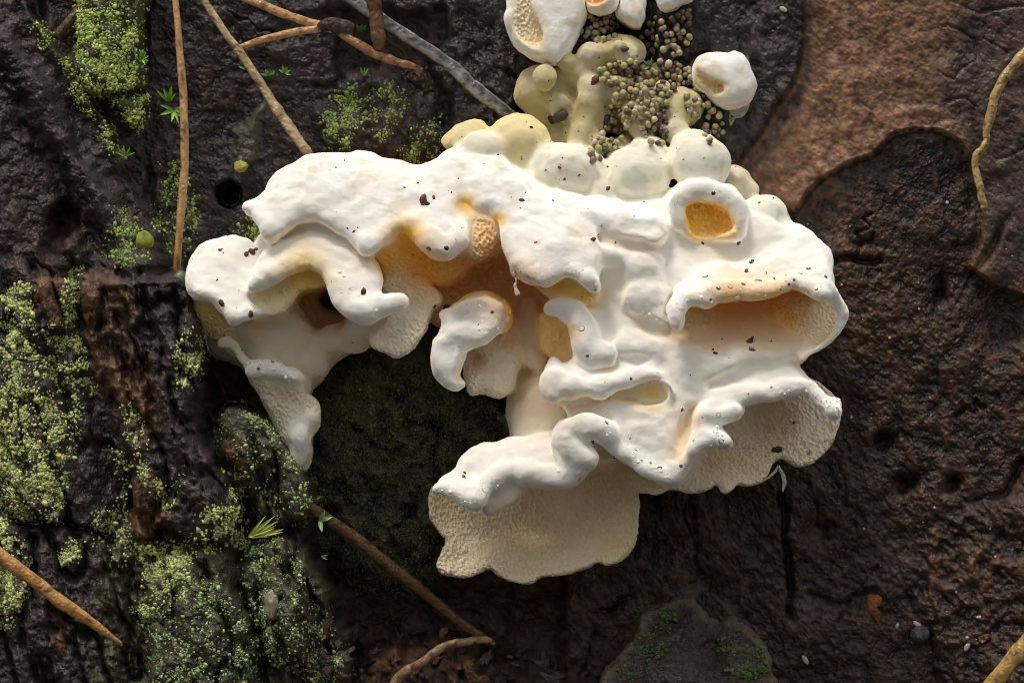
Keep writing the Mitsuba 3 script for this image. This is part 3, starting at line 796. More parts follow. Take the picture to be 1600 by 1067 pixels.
for (u, v, r) in ((985, 470, 11), (999, 484, 12), (1012, 492, 9), (992, 455, 8), (1018, 470, 12)):
    FG.ball('lobe', WHITE, u, v, 222, r, r, r, k=4)
FG.pillow('cap', WHITE, [(848, 481), (859, 471), (872, 466), (884, 465), (899, 472), (911, 481), (925, 499), (934, 513), (937, 525), (934, 533), (943, 532), (955, 540), (962, 551), (961, 562), (950, 571), (936, 577), (915, 578),
                         (898, 566), (901, 556), (899, 546), (895, 532), (894, 517), (886, 505), (867, 493), (853, 490)], 242, 520, gy=.22, r=15, dome=14, L=18, k=8, thick=54)
FG.pillow('cap', WHITE, [(848, 590), (854, 569), (860, 558), (871, 560), (882, 571), (896, 566), (936, 575), (962, 570), (1000, 565), (1036, 575), (1050, 590), (1053, 610), (1047, 618), (1042, 606), (1032, 597), (1016, 594), (994, 600),
                         (979, 607), (959, 613), (947, 620), (934, 623), (925, 619), (919, 612), (908, 616), (899, 622), (888, 619), (878, 614), (873, 626), (862, 629), (854, 621), (848, 604)], 262, 595, gy=.7, r=14, dome=10, L=18,
          k=7, thick=46)
FG.cord('cap', WHITE, [(1034, 594, 276), (1046, 604, 272), (1049, 620, 258), (1040, 632, 248)], [6, 6, 5], k=5)
for (u, v, d, r) in ((1030, 642, 252, 11), (1037, 648, 250, 8), (1024, 656, 248, 13), (1040, 636, 252, 7), (1012, 648, 240, 13)):
    FG.ball('lobe', WHITE, u, v, d, r, r, r, k=5)
FG.pillow('cap', WHITE, [(884, 632), (920, 622), (960, 622), (1000, 632), (1040, 640), (1070, 645), (1078, 668), (1076, 700), (1073, 729), (1064, 743), (1052, 756), (1039, 760), (1026, 748), (1011, 735), (1000, 725), (979, 721), (966, 712),
                         (962, 699), (955, 687), (943, 680), (930, 681), (932, 699), (935, 716), (925, 726), (900, 727), (872, 712), (864, 688), (867, 675), (876, 665), (886, 656)], 246, 660, gy=.65, r=18, dome=12, L=24, k=12, fmax=300,
          thick=54)
FG.ball('cap', WHITE, 936, 668, 276, 30, 18, 20, 14, k=12)
FG.pillow('cap', WHITE, [(671, 766), (677, 756), (692, 741), (700, 738), (707, 733), (727, 705), (745, 694), (776, 689), (800, 681), (832, 678), (867, 676), (886, 690), (925, 712), (935, 718), (930, 730), (916, 744), (900, 757), (886, 761),
                         (865, 762), (850, 761), (832, 757), (814, 753), (800, 747), (780, 755), (762, 770), (756, 790), (741, 797), (728, 792), (714, 783), (701, 773), (687, 765), (677, 770)], 236, 722, gy=.85, r=16, dome=18, L=30, k=6,
          fmax=300, thick=50, bulge=[(740, 735, 12, -14), (820, 710, 50, 10)])
FG.pillow('lobe', CREAM, [(757, 780), (772, 757), (800, 749), (816, 764), (802, 786), (780, 801), (764, 806), (755, 797)], 252, 780, r=10, k=6, thick=40)
FG.pillow('cap', WHITE, [(1098, 617), (1106, 605), (1123, 597), (1154, 588), (1185, 574), (1205, 566), (1224, 561), (1237, 564), (1250, 572), (1266, 588), (1283, 603), (1297, 618), (1309, 620), (1317, 632), (1314, 645), (1304, 654), (1296, 651),
                         (1284, 636), (1271, 621), (1257, 612), (1244, 616), (1228, 621), (1205, 627), (1187, 626), (1165, 628), (1156, 632), (1162, 640), (1160, 649), (1150, 658), (1138, 661), (1112, 659), (1112, 664), (1129, 669), (1141, 680),
                         (1146, 690), (1142, 698), (1131, 702), (1112, 698), (1092, 697), (1085, 708), (1076, 725), (1068, 724), (1072, 700), (1080, 670), (1087, 642), (1092, 628)], 246, 612, gy=.85, r=14, dome=12, L=22, k=10,
          fmax=292, thick=46)
FG.pillow('cap', WHITE, [(1041, 484), (1043, 469), (1057, 449), (1075, 429), (1097, 411), (1120, 404), (1154, 405), (1176, 402), (1195, 390), (1221, 372), (1228, 352), (1244, 348), (1260, 352), (1278, 366), (1294, 384), (1303, 404), (1302, 427),
                         (1303, 447), (1299, 460), (1290, 470), (1277, 470), (1266, 463), (1250, 454), (1237, 452), (1221, 461), (1201, 466), (1176, 470), (1156, 466), (1138, 470), (1122, 468), (1113, 476), (1100, 481), (1086, 477),
                         (1074, 477), (1067, 487), (1069, 501), (1065, 517), (1058, 522), (1048, 506)], 228, 430, gy=1.15, r=18, dome=16, L=32, k=14, fmax=296, thick=60)
FG.cord('cap', WHITE, [(1298, 458, 236), (1311, 478, 226), (1316, 494, 224), (1310, 512, 226), (1298, 530, 226), (1278, 545, 226), (1256, 558, 222)], [10, 11, 9, 7, 6, 6], k=10)
# ear-like cap
FG.pillow('cap', WHITE, [(684, 490), (693, 483), (706, 483), (717, 473), (731, 463), (746, 460), (761, 461), (776, 468), (786, 480), (789, 494), (786, 509), (781, 522), (768, 532), (750, 541), (736, 545), (727, 550), (724, 565), (718, 586),
                         (725, 601), (716, 609), (706, 610), (694, 605), (682, 596), (674, 579), (673, 560), (679, 535), (688, 517), (691, 506)], 214, 520, gy=.22, r=14, dome=14, L=22, k=6, thick=46, bulge=[(722, 500, 14, -10)])
# drip on the left
FG.pillow('pore_surface', (.76, .70, .54), [(386, 588), (395, 602), (410, 630), (424, 660), (436, 690), (450, 710), (470, 738), (478, 735), (485, 711), (486, 688), (495, 673), (497, 655), (489, 640), (483, 620), (479, 602), (466, 585), (420, 575)], 148, 640,
          gy=-.06, r=16, dome=14, L=22, k=6)
FG.ball('lobe', WHITE, 468, 684, 156, 17, 25, 22, 10, k=8)
FG.ball('lobe', WHITE, 488, 654, 150, 9, 12, 16, 0, k=8)
FG.pillow('cap', WHITE, [(383, 580), (387, 569), (397, 562), (412, 561), (426, 565), (443, 572), (459, 574), (469, 582), (474, 590), (469, 599), (455, 600), (443, 597), (422, 595), (402, 592), (388, 588)], 176, 580, gy=.4, r=14, dome=12, L=16, k=5,
          thick=60)
FG.ball('pore_surface', (.80, .72, .55), 482, 648, 140, 18, 32, 26, 6, k=10)
FG.ball('lobe', WHITE, 462, 712, 146, 14, 20, 20, 10, k=8)
FG.cord('lobe', CREAM, [(346, 536, 148), (358, 533, 152), (372, 548, 150), (380, 562, 150), (392, 572, 160)], [9, 10, 8, 8, 10], k=8)
# the round cup
FG.pillow('cap', WHITE, [(1040, 318), (1047, 299), (1064, 285), (1085, 279), (1106, 279), (1130, 285), (1150, 297), (1163, 315), (1169, 340), (1167, 362), (1160, 378), (1130, 381), (1100, 381), (1076, 378), (1060, 360), (1044, 342)], 190, 330, gy=.12,
          r=20, dome=16, L=22, k=6)
FG.pillow('pore_wall', (.88, .50, .07), [(1067, 325), (1080, 319), (1104, 320), (1124, 328), (1141, 338), (1150, 351), (1144, 360), (1124, 367), (1098, 371), (1084, 368), (1075, 352)], 184, 330, back=999, r=6, cut=True, k=8, warp=.5, thick=-200)
# rolled rims: centre lines and radii
FG.ball('lobe', WHITE, 997, 420, 186, 40, 36, 46, k=16)
FG.ball('lobe', WHITE, 1004, 466, 196, 40, 36, 44, k=10)
FG.ball('lobe', WHITE, 950, 398, 196, 32, 26, 40, 20, k=14)
FG.ball('lobe', WHITE, 1062, 432, 176, 30, 34, 40, k=18)
FG.ball('lobe', WHITE, 986, 548, 214, 60, 30, 40, 10, k=24)
FG.ball('lobe', WHITE, 1130, 572, 206, 60, 24, 44, -16, k=22)
FG.ball('lobe', WHITE, 1056, 590, 206, 24, 40, 44, 0, k=20)
for pts, r, off in (([(573, 385), (590, 372), (609, 356), (634, 348), (652, 360), (669, 376), (698, 384), (716, 372), (722, 352), (718, 328)], [14, 15, 16, 13, 15, 17, 18, 15, 12, 10], 1),
                    ([(736, 308), (750, 318), (770, 318), (792, 340), (797, 370), (808, 404), (828, 424), (851, 434), (874, 424), (892, 422), (912, 432), (926, 442)], [9, 10, 11, 13, 13, 13, 14, 13, 11, 11, 12, 11], 1),
                    ([(384, 325), (398, 331), (410, 346), (419, 364)], [8, 10, 9], 2), ([(398, 446), (425, 428), (455, 414), (482, 408), (510, 420), (532, 452), (548, 478), (568, 486), (594, 478), (624, 472)], [12, 15, 16, 16, 17, 18, 18, 18, 15, 14], 1),
                    ([(314, 456), (332, 460), (350, 478), (368, 496), (386, 488)], [9, 11, 11, 10], 2), ([(862, 483), (880, 480), (898, 490), (910, 515), (916, 540), (932, 553), (947, 556)], [13, 16, 18, 19, 19, 18, 16], 3),
                    ([(866, 592), (872, 606), (901, 604), (925, 604), (952, 600), (980, 592), (1004, 586), (1024, 586)], [20, 18, 14, 12, 15, 13, 13, 9], 3), ([(884, 690), (898, 704), (920, 716)], [18, 22, 17], 2),
                    ([(886, 674), (918, 666), (940, 672), (957, 690), (985, 712), (1016, 730), (1047, 740), (1066, 722)], [18, 19, 17, 16, 16, 15, 16, 11], 1),
                    ([(684, 764), (704, 765), (724, 775), (740, 782), (752, 766), (772, 748), (802, 736), (845, 742), (890, 738), (918, 720)], [11, 13, 14, 14, 13, 15, 17, 17, 17, 15], 1),
                    ([(1152, 618), (1180, 615), (1210, 614), (1240, 606), (1266, 606), (1288, 628), (1303, 640)], [12, 13, 12, 11, 13, 14, 13], 1), ([(1148, 642), (1128, 650), (1104, 650)], [9, 12, 12], 2), ([(1134, 689), (1118, 686), (1096, 690), (1082, 704)], [10, 13, 11, 10], 2),
                    ([(1056, 508), (1055, 488), (1070, 468), (1100, 464), (1124, 456), (1154, 454), (1184, 456), (1210, 450), (1238, 440), (1264, 450), (1284, 458)], [11, 15, 15, 15, 14, 14, 14, 13, 12, 13, 12], 1),
                    ([(698, 584), (688, 560), (696, 535), (716, 522), (745, 524), (768, 510), (776, 490), (765, 476), (740, 474), (715, 486)], [12, 13, 13, 13, 14, 13, 11, 10, 10, 9], 1),
                    ([(908, 334), (940, 342), (975, 348), (1020, 352)], [13, 17, 20, 18], -2), ([(392, 580), (410, 575), (432, 578), (458, 588)], [12, 13, 13, 11], 3),
                    ([(1060, 350), (1058, 320), (1074, 300), (1096, 294), (1124, 300), (1148, 318), (1156, 345)], [9, 11, 12, 12, 12, 11, 10], 1)):
    FG.rim(pts, r, off)
# creases
FG.cord(None, TAN, [(436, 372, 186), (464, 358, 196), (492, 354, 200), (524, 366, 206), (556, 386, 216), (575, 404, 226)], [4, 6, 6, 6, 7, 4], k=12, cut=True)
FG.cord(None, TAN, [(876, 356, 214), (910, 366, 218), (950, 378, 222), (990, 384, 222), (1030, 386, 214)], [4, 6, 6, 6, 4], k=12, cut=True)
FG.cord(None, TAN, [(1040, 385, 214), (1065, 388, 216), (1110, 390, 216), (1150, 388, 214)], [5, 6, 6, 4], k=10, cut=True)
FG.cord(None, TAN, [(980, 492, 230), (1005, 508, 232), (1030, 518, 232), (1054, 522, 234)], [4, 7, 7, 5], k=12, cut=True)
FG.cord(None, TAN, [(936, 480, 228), (950, 510, 234), (958, 530, 240)], [3, 7, 4], k=14, cut=True)
FG.cord(None, TAN, [(964, 558, 246), (990, 562, 248), (1010, 560, 246)], [4, 6, 3], k=14, cut=True)
FG.cord(None, TAN, [(1176, 396, 206), (1150, 402, 200), (1120, 400, 198)], [3, 6, 4], k=16, cut=True)
FG.cord(None, TAN, [(1110, 600, 244), (1150, 586, 246), (1190, 570, 244)], [4, 6, 3], k=16, cut=True)
FG.cord('body', TAN, [(1078, 640, 254), (1071, 668, 266), (1064, 692, 278), (1057, 714, 292)], [5, 9, 8, 4], k=12, cut=True)
FG.cord(None, TAN, [(730, 694, 245), (742, 716, 255), (745, 738, 268)], [3, 6, 4], k=14, cut=True)
FG.soften(.95)
FRONT = FG.front()


def fungus_depth(x, y):
    i, j = (x - FG.x[0]) / FG.h, (y - FG.y[0]) / FG.h
    i, j = np.clip(np.round(i).astype(int), 0, len(FG.x) - 1), np.clip(np.round(j).astype(int), 0, len(FG.y) - 1)
    return FRONT[i, j]


def on_fungus(u, v):
    """world point (PX units) of the fungus surface that the photograph shows at (u, v), or None"""
    d = 150.0
    for _ in range(4):
        p = at(u, v, d)
        e = float(fungus_depth(np.array(p[0]), np.array(p[1])))
        if e < -900:
            return None
        d = e
    return at(u, v, d)


def on_bark(u, v):
    d = 0.0
    for _ in range(4):
        p = at(u, v, d)
        d = float(bark_depth(np.array([p[0]]), np.array([p[1]]))[0])
    return at(u, v, d)


fungus = holder('bracket_fungus', 'large white bracket fungus with rippled lips and orange hollows, in the middle', 'fungus')
emit(FG, fungus, spots=[(640, 372, 30, (.93, .51, .04), .97), (668, 425, 34, (.91, .39, .05), .9), (604, 415, 16, (.93, .50, .06), .85), (728, 322, 16, (.93, .54, .05), .95), (780, 345, 12, (.93, .55, .07), .9),  # hollow spots: orange pore flesh, with its inner glow painted into the colour
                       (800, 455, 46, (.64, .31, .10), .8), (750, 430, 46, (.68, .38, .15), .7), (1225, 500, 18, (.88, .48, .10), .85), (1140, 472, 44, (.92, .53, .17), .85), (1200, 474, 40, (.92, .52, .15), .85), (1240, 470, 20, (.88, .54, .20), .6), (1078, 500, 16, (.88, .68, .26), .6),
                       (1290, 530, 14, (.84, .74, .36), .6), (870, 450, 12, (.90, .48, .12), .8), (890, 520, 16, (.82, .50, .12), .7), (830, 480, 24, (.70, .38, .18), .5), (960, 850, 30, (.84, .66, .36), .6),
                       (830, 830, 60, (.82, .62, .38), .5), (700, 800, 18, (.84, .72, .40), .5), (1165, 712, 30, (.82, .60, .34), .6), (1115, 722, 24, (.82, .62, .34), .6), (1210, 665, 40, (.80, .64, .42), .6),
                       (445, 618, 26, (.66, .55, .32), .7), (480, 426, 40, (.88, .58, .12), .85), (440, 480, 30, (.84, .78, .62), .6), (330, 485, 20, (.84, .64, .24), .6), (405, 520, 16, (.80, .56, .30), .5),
                       (640, 540, 30, (.84, .80, .68), .6), (625, 430, 20, (.84, .74, .50), .4), (720, 585, 10, (.84, .66, .30), .6), (1010, 612, 20, (.86, .66, .24), .5), (955, 384, 22, (.86, .70, .52), .6), (905, 372, 16, (.86, .68, .48), .6), (1010, 388, 20, (.87, .74, .58), .5), (940, 475, 16, (.86, .70, .48), .6), (1000, 508, 16, (.86, .70, .52), .6), (1042, 520, 14, (.84, .64, .44), .7), (955, 572, 12, (.87, .72, .50), .6), (900, 632, 24, (.86, .68, .44), .55), (850, 640, 40, (.82, .66, .46), .5), (1080, 655, 12, (.78, .60, .42), .7), (470, 360, 16, (.87, .72, .52), .5), (430, 376, 12, (.86, .66, .44), .5), (570, 410, 18, (.87, .76, .56), .5), (1105, 388, 24, (.88, .76, .60), .5), (820, 620, 30, (.78, .58, .38), .5)])  # peach spots in the creases: glow of translucent flesh put into the colour

# ---------------------------------------------------------------- the smaller fungi at the top
F2 = Field(770, 1200, -60, 190, -50, 150, 2.6)
bark_here = 14


def small(fn, label):
    global F2
    F2 = Field(770, 1200, -60, 190, -50, 190, 2.6)
    fn(F2)
    F2.soften(1.0)
    emit(F2, holder('small_bracket_fungus', label, 'fungus', None), rough=(1.6, .8), soft=8)


def f_a(g):
    g.pillow('cap', WHITE, [(786, 30), (792, 10), (800, -30), (916, -40), (919, 15), (908, 50), (892, 84), (871, 103), (846, 98), (826, 91), (809, 78), (795, 58)], 66, 20, gy=.25, r=18, dome=26, L=46)
    g.pillow('pore_surface', (.80, .68, .46), [(802, -20), (820, -30), (826, 6), (838, 30), (848, 52), (846, 72), (836, 76), (820, 66), (802, 50), (792, 34), (794, 12)], 78, 30, gx=-.2, u0=820, r=9, dome=-1, k=10, back=999, cut=True,
             thick=-140)


def f_b(g):
    g.ball('cap', WHITE, 940, 0, 56, 28, 26, 40, k=8)
    g.ball('pore_surface', (.84, .55, .25), 932, -6, 76, 16, 14, 26, k=8, cut=True)


def f_c(g):
    g.pillow('cap', WHITE, [(962, -40), (1006, -40), (1010, 20), (1004, 36), (1000, 45), (982, 40), (966, 26), (962, 6)], 58, 10, gy=.3, r=14, dome=18, L=24)


def f_d(g):
    g.pillow('cap', WHITE, [(1028, -40), (1090, -40), (1086, 0), (1066, 8), (1054, 18), (1042, 22), (1032, 14)], 58, 0, r=14, dome=18, L=24)


def f_e(g):
    g.pillow('cap', WHITE, [(1078, 112), (1085, 97), (1100, 83), (1125, 82), (1140, 82), (1147, 77), (1164, 84), (1173, 100), (1178, 116), (1184, 134), (1178, 156), (1160, 168), (1136, 173), (1112, 161), (1100, 150), (1088, 142),
                             (1080, 128)], 70, 125, gy=.1, r=20, dome=26, L=44)
    g.pillow('pore_surface', (.80, .60, .32), [(1086, 108), (1096, 117), (1112, 130), (1129, 135), (1127, 147), (1106, 146), (1092, 136), (1084, 121)], 74, 125, r=6, k=12, back=999, cut=True, thick=-140)


small(f_a, 'white shell-shaped fungus with a tan hollow side, cut by the top edge')
small(f_b, 'small white fungus with an orange hollow at the top edge')
small(f_c, 'small smooth white drip-shaped fungus hanging from the top edge above the granules')
small(f_d, 'small white fungus lobe at the top edge, right of the drip-shaped one')
small(f_e, 'small round white fungus with a slit-like tan opening on the dark bark plate')

# ---------------------------------------------------------------- the jagged bark chunk standing at the foot
CH = Field(890, 1250, 900, 1180, -60, 260, 3.0)
CH.pillow('chunk', (.05, .036, .03), [(926, 1078), (945, 1052), (962, 1036), (985, 1006), (1000, 984), (1004, 966), (1014, 954), (1040, 943), (1066, 935), (1082, 941), (1092, 956), (1104, 966), (1124, 974), (1146, 968), (1166, 982), (1188, 1004), (1198, 1030),
                                              (1212, 1080), (1240, 1176), (900, 1176)], 96, 960, gy=.62, r=7, thick=70, warp=3.2, k=4, smooth=False, dome=-10, L=22, bulge=[(1050, 1040, 40, 26), (1150, 1040, 34, 20), (1105, 1010, 16, -22)])
CH.soften(.6)
CHF = CH.front()
cv, cf, _ = CH.mesh()
cn = vnormals(cv, cf)
if trimesh.Trimesh(cv, cf, process=False).volume < 0:
    cn, cf = -cn, cf[:, ::-1]
cv = cv + cn * (26 * (fbm(cv / 30, 4, 81) - .5) + 8 * (fbm(cv / 8, 2, 82) - .5))[:, None]
edge_ = sstep(0, 9, 9 - poly_sdf(np.array([(926, 1078), (962, 1036), (1000, 984), (1014, 954), (1066, 935), (1082, 941), (1104, 966), (1146, 968), (1188, 1004), (1212, 1080), (1240, 1176), (900, 1176)], float), cv[:, 0], cv[:, 1]))
cc_ = np.array([.034, .023, .018]) * (.3 + 1.4 * fbm(cv / 10, 3, 83))[:, None]
cc_ = cc_ * (1 - .7 * edge_[:, None]) + np.array([.12, .09, .06]) * (.4 + 1.2 * fbm(cv / 9, 2, 84))[:, None] * .7 * edge_[:, None]  # paler rim: light catching the edge, painted into the bark colour
add('bark_chunk', (cv, cf), 'bark', color=np.clip(cc_, .005, .8), label='jagged dark bark chunk with a painted lit rim and green moss at the bottom edge', cat='bark')


def chunk_depth(x, y):
    i, j = np.round((x - CH.x[0]) / CH.h).astype(int), np.round((y - CH.y[0]) / CH.h).astype(int)
    ok = (i >= 0) & (j >= 0) & (i < len(CH.x)) & (j < len(CH.y))
    return np.where(ok, CHF[np.clip(i, 0, len(CH.x) - 1), np.clip(j, 0, len(CH.y) - 1)], -999)


# ---------------------------------------------------------------- lichen crusts and moss on the bark
def region(polys, edge=10, warp=22):
    m = np.zeros(GX.shape)
    for a, p in polys:
        m = np.maximum(m, a * sstep(-edge, edge, poly_sdf(np.asarray(p, float), GX + warp * WX, GY + warp * WY)))
    return m


FB = fbm(G3 / 13, 3, 41)
CRUST = [
    ('ridge', (.57, .64, .25), (2.1, 3.8), 15, .455, [
        (1, [(-20, 485), (5, 478), (40, 448), (58, 450), (62, 500), (72, 560), (80, 640), (84, 720), (92, 800), (60, 815), (10, 790), (-20, 760)]),
        (1, [(112, 455), (118, 430), (138, 424), (132, 450), (126, 500), (142, 560), (160, 605), (150, 615), (130, 575), (112, 520)]),
        (.62, [(66, 520), (120, 498), (128, 560), (136, 640), (126, 720), (100, 800), (80, 700)]),
        (1, [(76, 640), (98, 640), (116, 740), (104, 812), (80, 815), (70, 740)]),
        (.8, [(286, 545), (312, 500), (324, 560), (312, 602), (292, 600)]),
        (.9, strip([(222, 715), (248, 745), (272, 785), (296, 745)], 9)), (.85, strip([(190, 700), (196, 745), (194, 780)], 7)),
        (1, [(296, 825), (330, 795), (352, 790), (376, 775), (380, 850), (360, 860), (320, 852)]), (1, strip([(362, 735), (374, 780), (378, 850)], 8)),
        (.95, [(213, 945), (234, 905), (222, 852), (262, 848), (312, 850), (306, 900), (280, 942), (232, 968)]),
        (1, [(-20, 790), (0, 770), (30, 830), (56, 880), (52, 930), (30, 975), (-20, 990)]), (.7, [(150, 800), (205, 790), (212, 850), (190, 880), (160, 850)]),
        (.8, strip([(110, 870), (135, 845), (160, 840)], 10)), (.5, [(200, 600), (230, 660), (240, 700), (210, 690)]), (.9, strip([(6, 965), (20, 970)], 12))]),
    ('knob', (.40, .49, .21), (1.8, 3.2), 16, .50, [
        (.8, [(420, 640), (450, 640), (470, 690), (490, 740), (496, 800), (478, 815), (476, 750), (452, 700)]), (.14, [(335, 660), (378, 630), (440, 660), (480, 740), (480, 820), (400, 825)]), (1, strip([(385, 640), (420, 655), (445, 680), (462, 715), (488, 745), (495, 795)], 7)),
        (.62, [(382, 850), (430, 836), (470, 860), (492, 930), (496, 1010), (470, 1044), (430, 1035), (402, 990), (384, 930)]),
        (.5, [(240, 960), (300, 910), (350, 898), (384, 935), (404, 990), (412, 1060), (360, 1090), (250, 1080)]), (.5, [(490, 900), (520, 960), (560, 1080), (480, 1080)])]),
    ('block', (.42, .52, .14), (2.0, 3.7), 15, .42, [
        (1, [(116, -40), (222, -40), (226, 55), (224, 110), (218, 138), (200, 148), (150, 150), (128, 140), (116, 110), (118, 40)]),
        (1, [(168, 152), (205, 140), (232, 150), (230, 180), (212, 207), (192, 190)]), (.9, strip([(62, 40), (84, 78)], 7)), (.8, strip([(104, 95), (130, 150), (160, 200), (190, 250)], 8))]),
    ('bark', (.34, .44, .12), (1.8, 3.4), 16, .50, [
        (.75, [(180, 330), (205, 335), (225, 370), (240, 410), (200, 415), (160, 400)]), (.85, [(252, 262), (274, 250), (302, 300), (312, 340), (292, 400), (262, 402), (240, 350)]),
        (1, [(366, 345), (396, 340), (414, 360), (402, 382), (370, 376)]), (.95, [(515, 142), (545, 130), (562, 160), (546, 232), (520, 228), (500, 190)]),
        (1, [(632, 232), (660, 222), (684, 232), (676, 252), (640, 252)]), (.5, [(560, 150), (620, 130), (640, 170), (600, 220), (560, 200)]), (.5, [(640, 190), (690, 180), (690, 230), (650, 230)])]),
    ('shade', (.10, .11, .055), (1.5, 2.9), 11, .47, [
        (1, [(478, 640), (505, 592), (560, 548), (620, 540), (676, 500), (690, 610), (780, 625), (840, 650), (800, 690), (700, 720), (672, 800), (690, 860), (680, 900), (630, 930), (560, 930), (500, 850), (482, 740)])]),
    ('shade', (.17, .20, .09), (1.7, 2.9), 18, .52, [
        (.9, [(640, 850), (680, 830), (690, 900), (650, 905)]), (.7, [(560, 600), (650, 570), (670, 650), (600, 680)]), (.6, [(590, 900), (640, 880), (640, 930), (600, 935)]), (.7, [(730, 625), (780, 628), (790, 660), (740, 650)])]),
    ('flake', (.085, .12, .04), (2.0, 3.8), 11, .43, [
        (1, [(1120, 1000), (1150, 985), (1184, 1000), (1192, 1040), (1150, 1060), (1130, 1040)]), (.8, strip([(975, 1050), (990, 1015), (1015, 985), (1022, 955)], 13)), (.6, [(1000, 980), (1050, 945), (1075, 990), (1040, 1040), (1010, 1040)])]),
]
CRUST_LABEL = {'ridge': 'thick yellow-green granular lichen crust on the bark ridge at the left', 'knob': 'thin dull green lichen crust on the mossy knobs at the bottom left',
               'block': 'dense green lichen crust covering the upright bark block at the upper left', 'bark': 'patches of yellow-green lichen on the dark bark above and left of the white fungus',
               'shade': 'dark green granular crust on the shaded bark hollow under the fungus', 'flake': 'dark green moss on the upright bark flake at the bottom'}
HU, HV = np.gradient(ndimage.gaussian_filter(H, 1.0), gx, gy)
crusts, wv, wf = {}, *ico(0)
for nm, c0, (r0, r1), area, thr, polys in CRUST:
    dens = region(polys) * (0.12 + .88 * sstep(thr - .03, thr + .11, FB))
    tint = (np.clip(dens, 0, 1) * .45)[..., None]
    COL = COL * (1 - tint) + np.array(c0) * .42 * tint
    lo, hi = np.min([np.min(p, 0) for _, p in polys], 0) - 20, np.max([np.max(p, 0) for _, p in polys], 0) + 20
    n = int(3.3 * (hi[0] - lo[0]) * (hi[1] - lo[1]) / area)
    x, y = rng.uniform(lo[0], hi[0], n), rng.uniform(lo[1], hi[1], n)
    i, j = np.clip(np.searchsorted(gx, x), 0, len(gx) - 1), np.clip(np.searchsorted(gy, y), 0, len(gy) - 1)
    ok = rng.random(n) < dens[i, j]
    x, y, i, j = x[ok], y[ok], i[ok], j[ok]
    r = .52 * rng.uniform(r0, r1, len(x)) * (1 + .9 * (rng.random(len(x)) < .12))
    z = np.maximum(bark_depth(x, y), chunk_depth(x, y)) if nm == 'flake' else bark_depth(x, y)
    nn = np.stack([-HU[i, j], -HV[i, j], np.ones(len(x))], 1)
    nn /= np.linalg.norm(nn, axis=1, keepdims=True)
    p = np.stack([x, y, z], 1) + nn * (r * .45)[:, None]
    st = rng.uniform(.75, 1.3, (len(x), 3))
    jig = 1 + .22 * rng.standard_normal((len(x), len(wv), 1))
    v = p[:, None] + wv[None] * jig * r[:, None, None] * st[:, None]
    f = wf[None] + (np.arange(len(x)) * len(wv))[:, None, None]
    tone = rng.uniform(.55, 1.35, (len(x), 1)) * np.array(c0) * (1 + rng.normal(0, .08, (len(x), 3)) * np.array([.8, .3, 1.4]))
    col = np.repeat(np.clip(tone, 0.005, .7), len(wv), 0)
    crusts.setdefault(nm, []).append((v.reshape(-1, 3), f.reshape(-1, 3), col))
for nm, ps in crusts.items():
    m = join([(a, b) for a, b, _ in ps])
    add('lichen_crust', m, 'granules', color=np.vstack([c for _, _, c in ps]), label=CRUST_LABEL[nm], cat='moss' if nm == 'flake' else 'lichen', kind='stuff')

# the bark itself
cav = H - ndimage.gaussian_filter(H, 5)
V = np.stack([GX, GY, H], -1).reshape(-1, 3)
nX, nY = GX.shape
ii, jj = np.meshgrid(np.arange(nX - 1), np.arange(nY - 1), indexing='ij')
a = (ii * nY + jj).ravel()
Fq = np.vstack([np.stack([a, a + nY, a + nY + 1], 1), np.stack([a, a + nY + 1, a + 1], 1)])
fid = np.concatenate([PID[:-1, :-1].ravel()] * 2)
NW = vnormals(world(V), Fq[:, ::-1])
trunk = holder('tree_trunk', 'dark flaking bark of a pine trunk, filling the picture behind the fungus', 'tree')
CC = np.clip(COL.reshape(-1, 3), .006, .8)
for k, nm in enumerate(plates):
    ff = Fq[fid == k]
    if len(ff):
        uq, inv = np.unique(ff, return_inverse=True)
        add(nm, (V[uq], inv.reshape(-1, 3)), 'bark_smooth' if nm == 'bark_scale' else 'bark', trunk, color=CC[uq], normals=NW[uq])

# ---------------------------------------------------------------- pine needles and twigs
def stick(pts, widths, tone, n=10, sides=9, stripes=.3, flat=.8, wob=.8, knots=0):
    """pts (u, v, d) -> mesh and colours of a needle or twig"""
    p = np.array([at(*a) for a in catmull(pts, n)])
    w = np.interp(np.linspace(0, 1, len(p)), np.linspace(0, 1, len(widths)), widths) / 2
    s = np.linspace(0, 1, len(p)) * len(p)
    w = w * (1 + .16 * (fbm(np.stack([s / 3, s * 0 + p[0, 0], s * 0], 1), 2, 12) - .5) * 2)
    p = p + wob * (np.stack([fbm(np.stack([s / 6, s * 0 + k * 9 + p[0, 1], s * 0], 1), 2, 13) for k in range(3)], 1) - .5) * 3
    v, f = tube(p, w, sides, flat=flat)
    t = fbm(np.stack([v[:, 0] / 5, v[:, 1] / 22, v[:, 2] / 6], 1), 3, 14)
    e = fbm(v / 7, 2, 15)
    ang = np.tile(np.arange(sides), len(p))
    ang = np.concatenate([ang, [0, 0]])
    groove = .5 + .5 * np.cos(ang * 2 * np.pi / sides * 3)
    c0, c1 = np.asarray(tone[0]), np.asarray(tone[1])
    c = c0 + (c1 - c0) * np.clip(.5 + 1.6 * (t - .5) + stripes * (groove - .5), 0, 1)[:, None]
    c = np.where((e > .66)[:, None], c * .35, c)
    return (v, f), c


TANN = ((.30, .14, .045), (.66, .40, .18))
PALE = ((.22, .13, .055), (.66, .50, .30))
DARKN = ((.07, .035, .018), (.19, .095, .045))
GREYN = ((.03, .027, .026), (.34, .33, .32))
GOLD = ((.28, .17, .06), (.62, .44, .18))
ORN = ((.30, .13, .035), (.70, .37, .12))


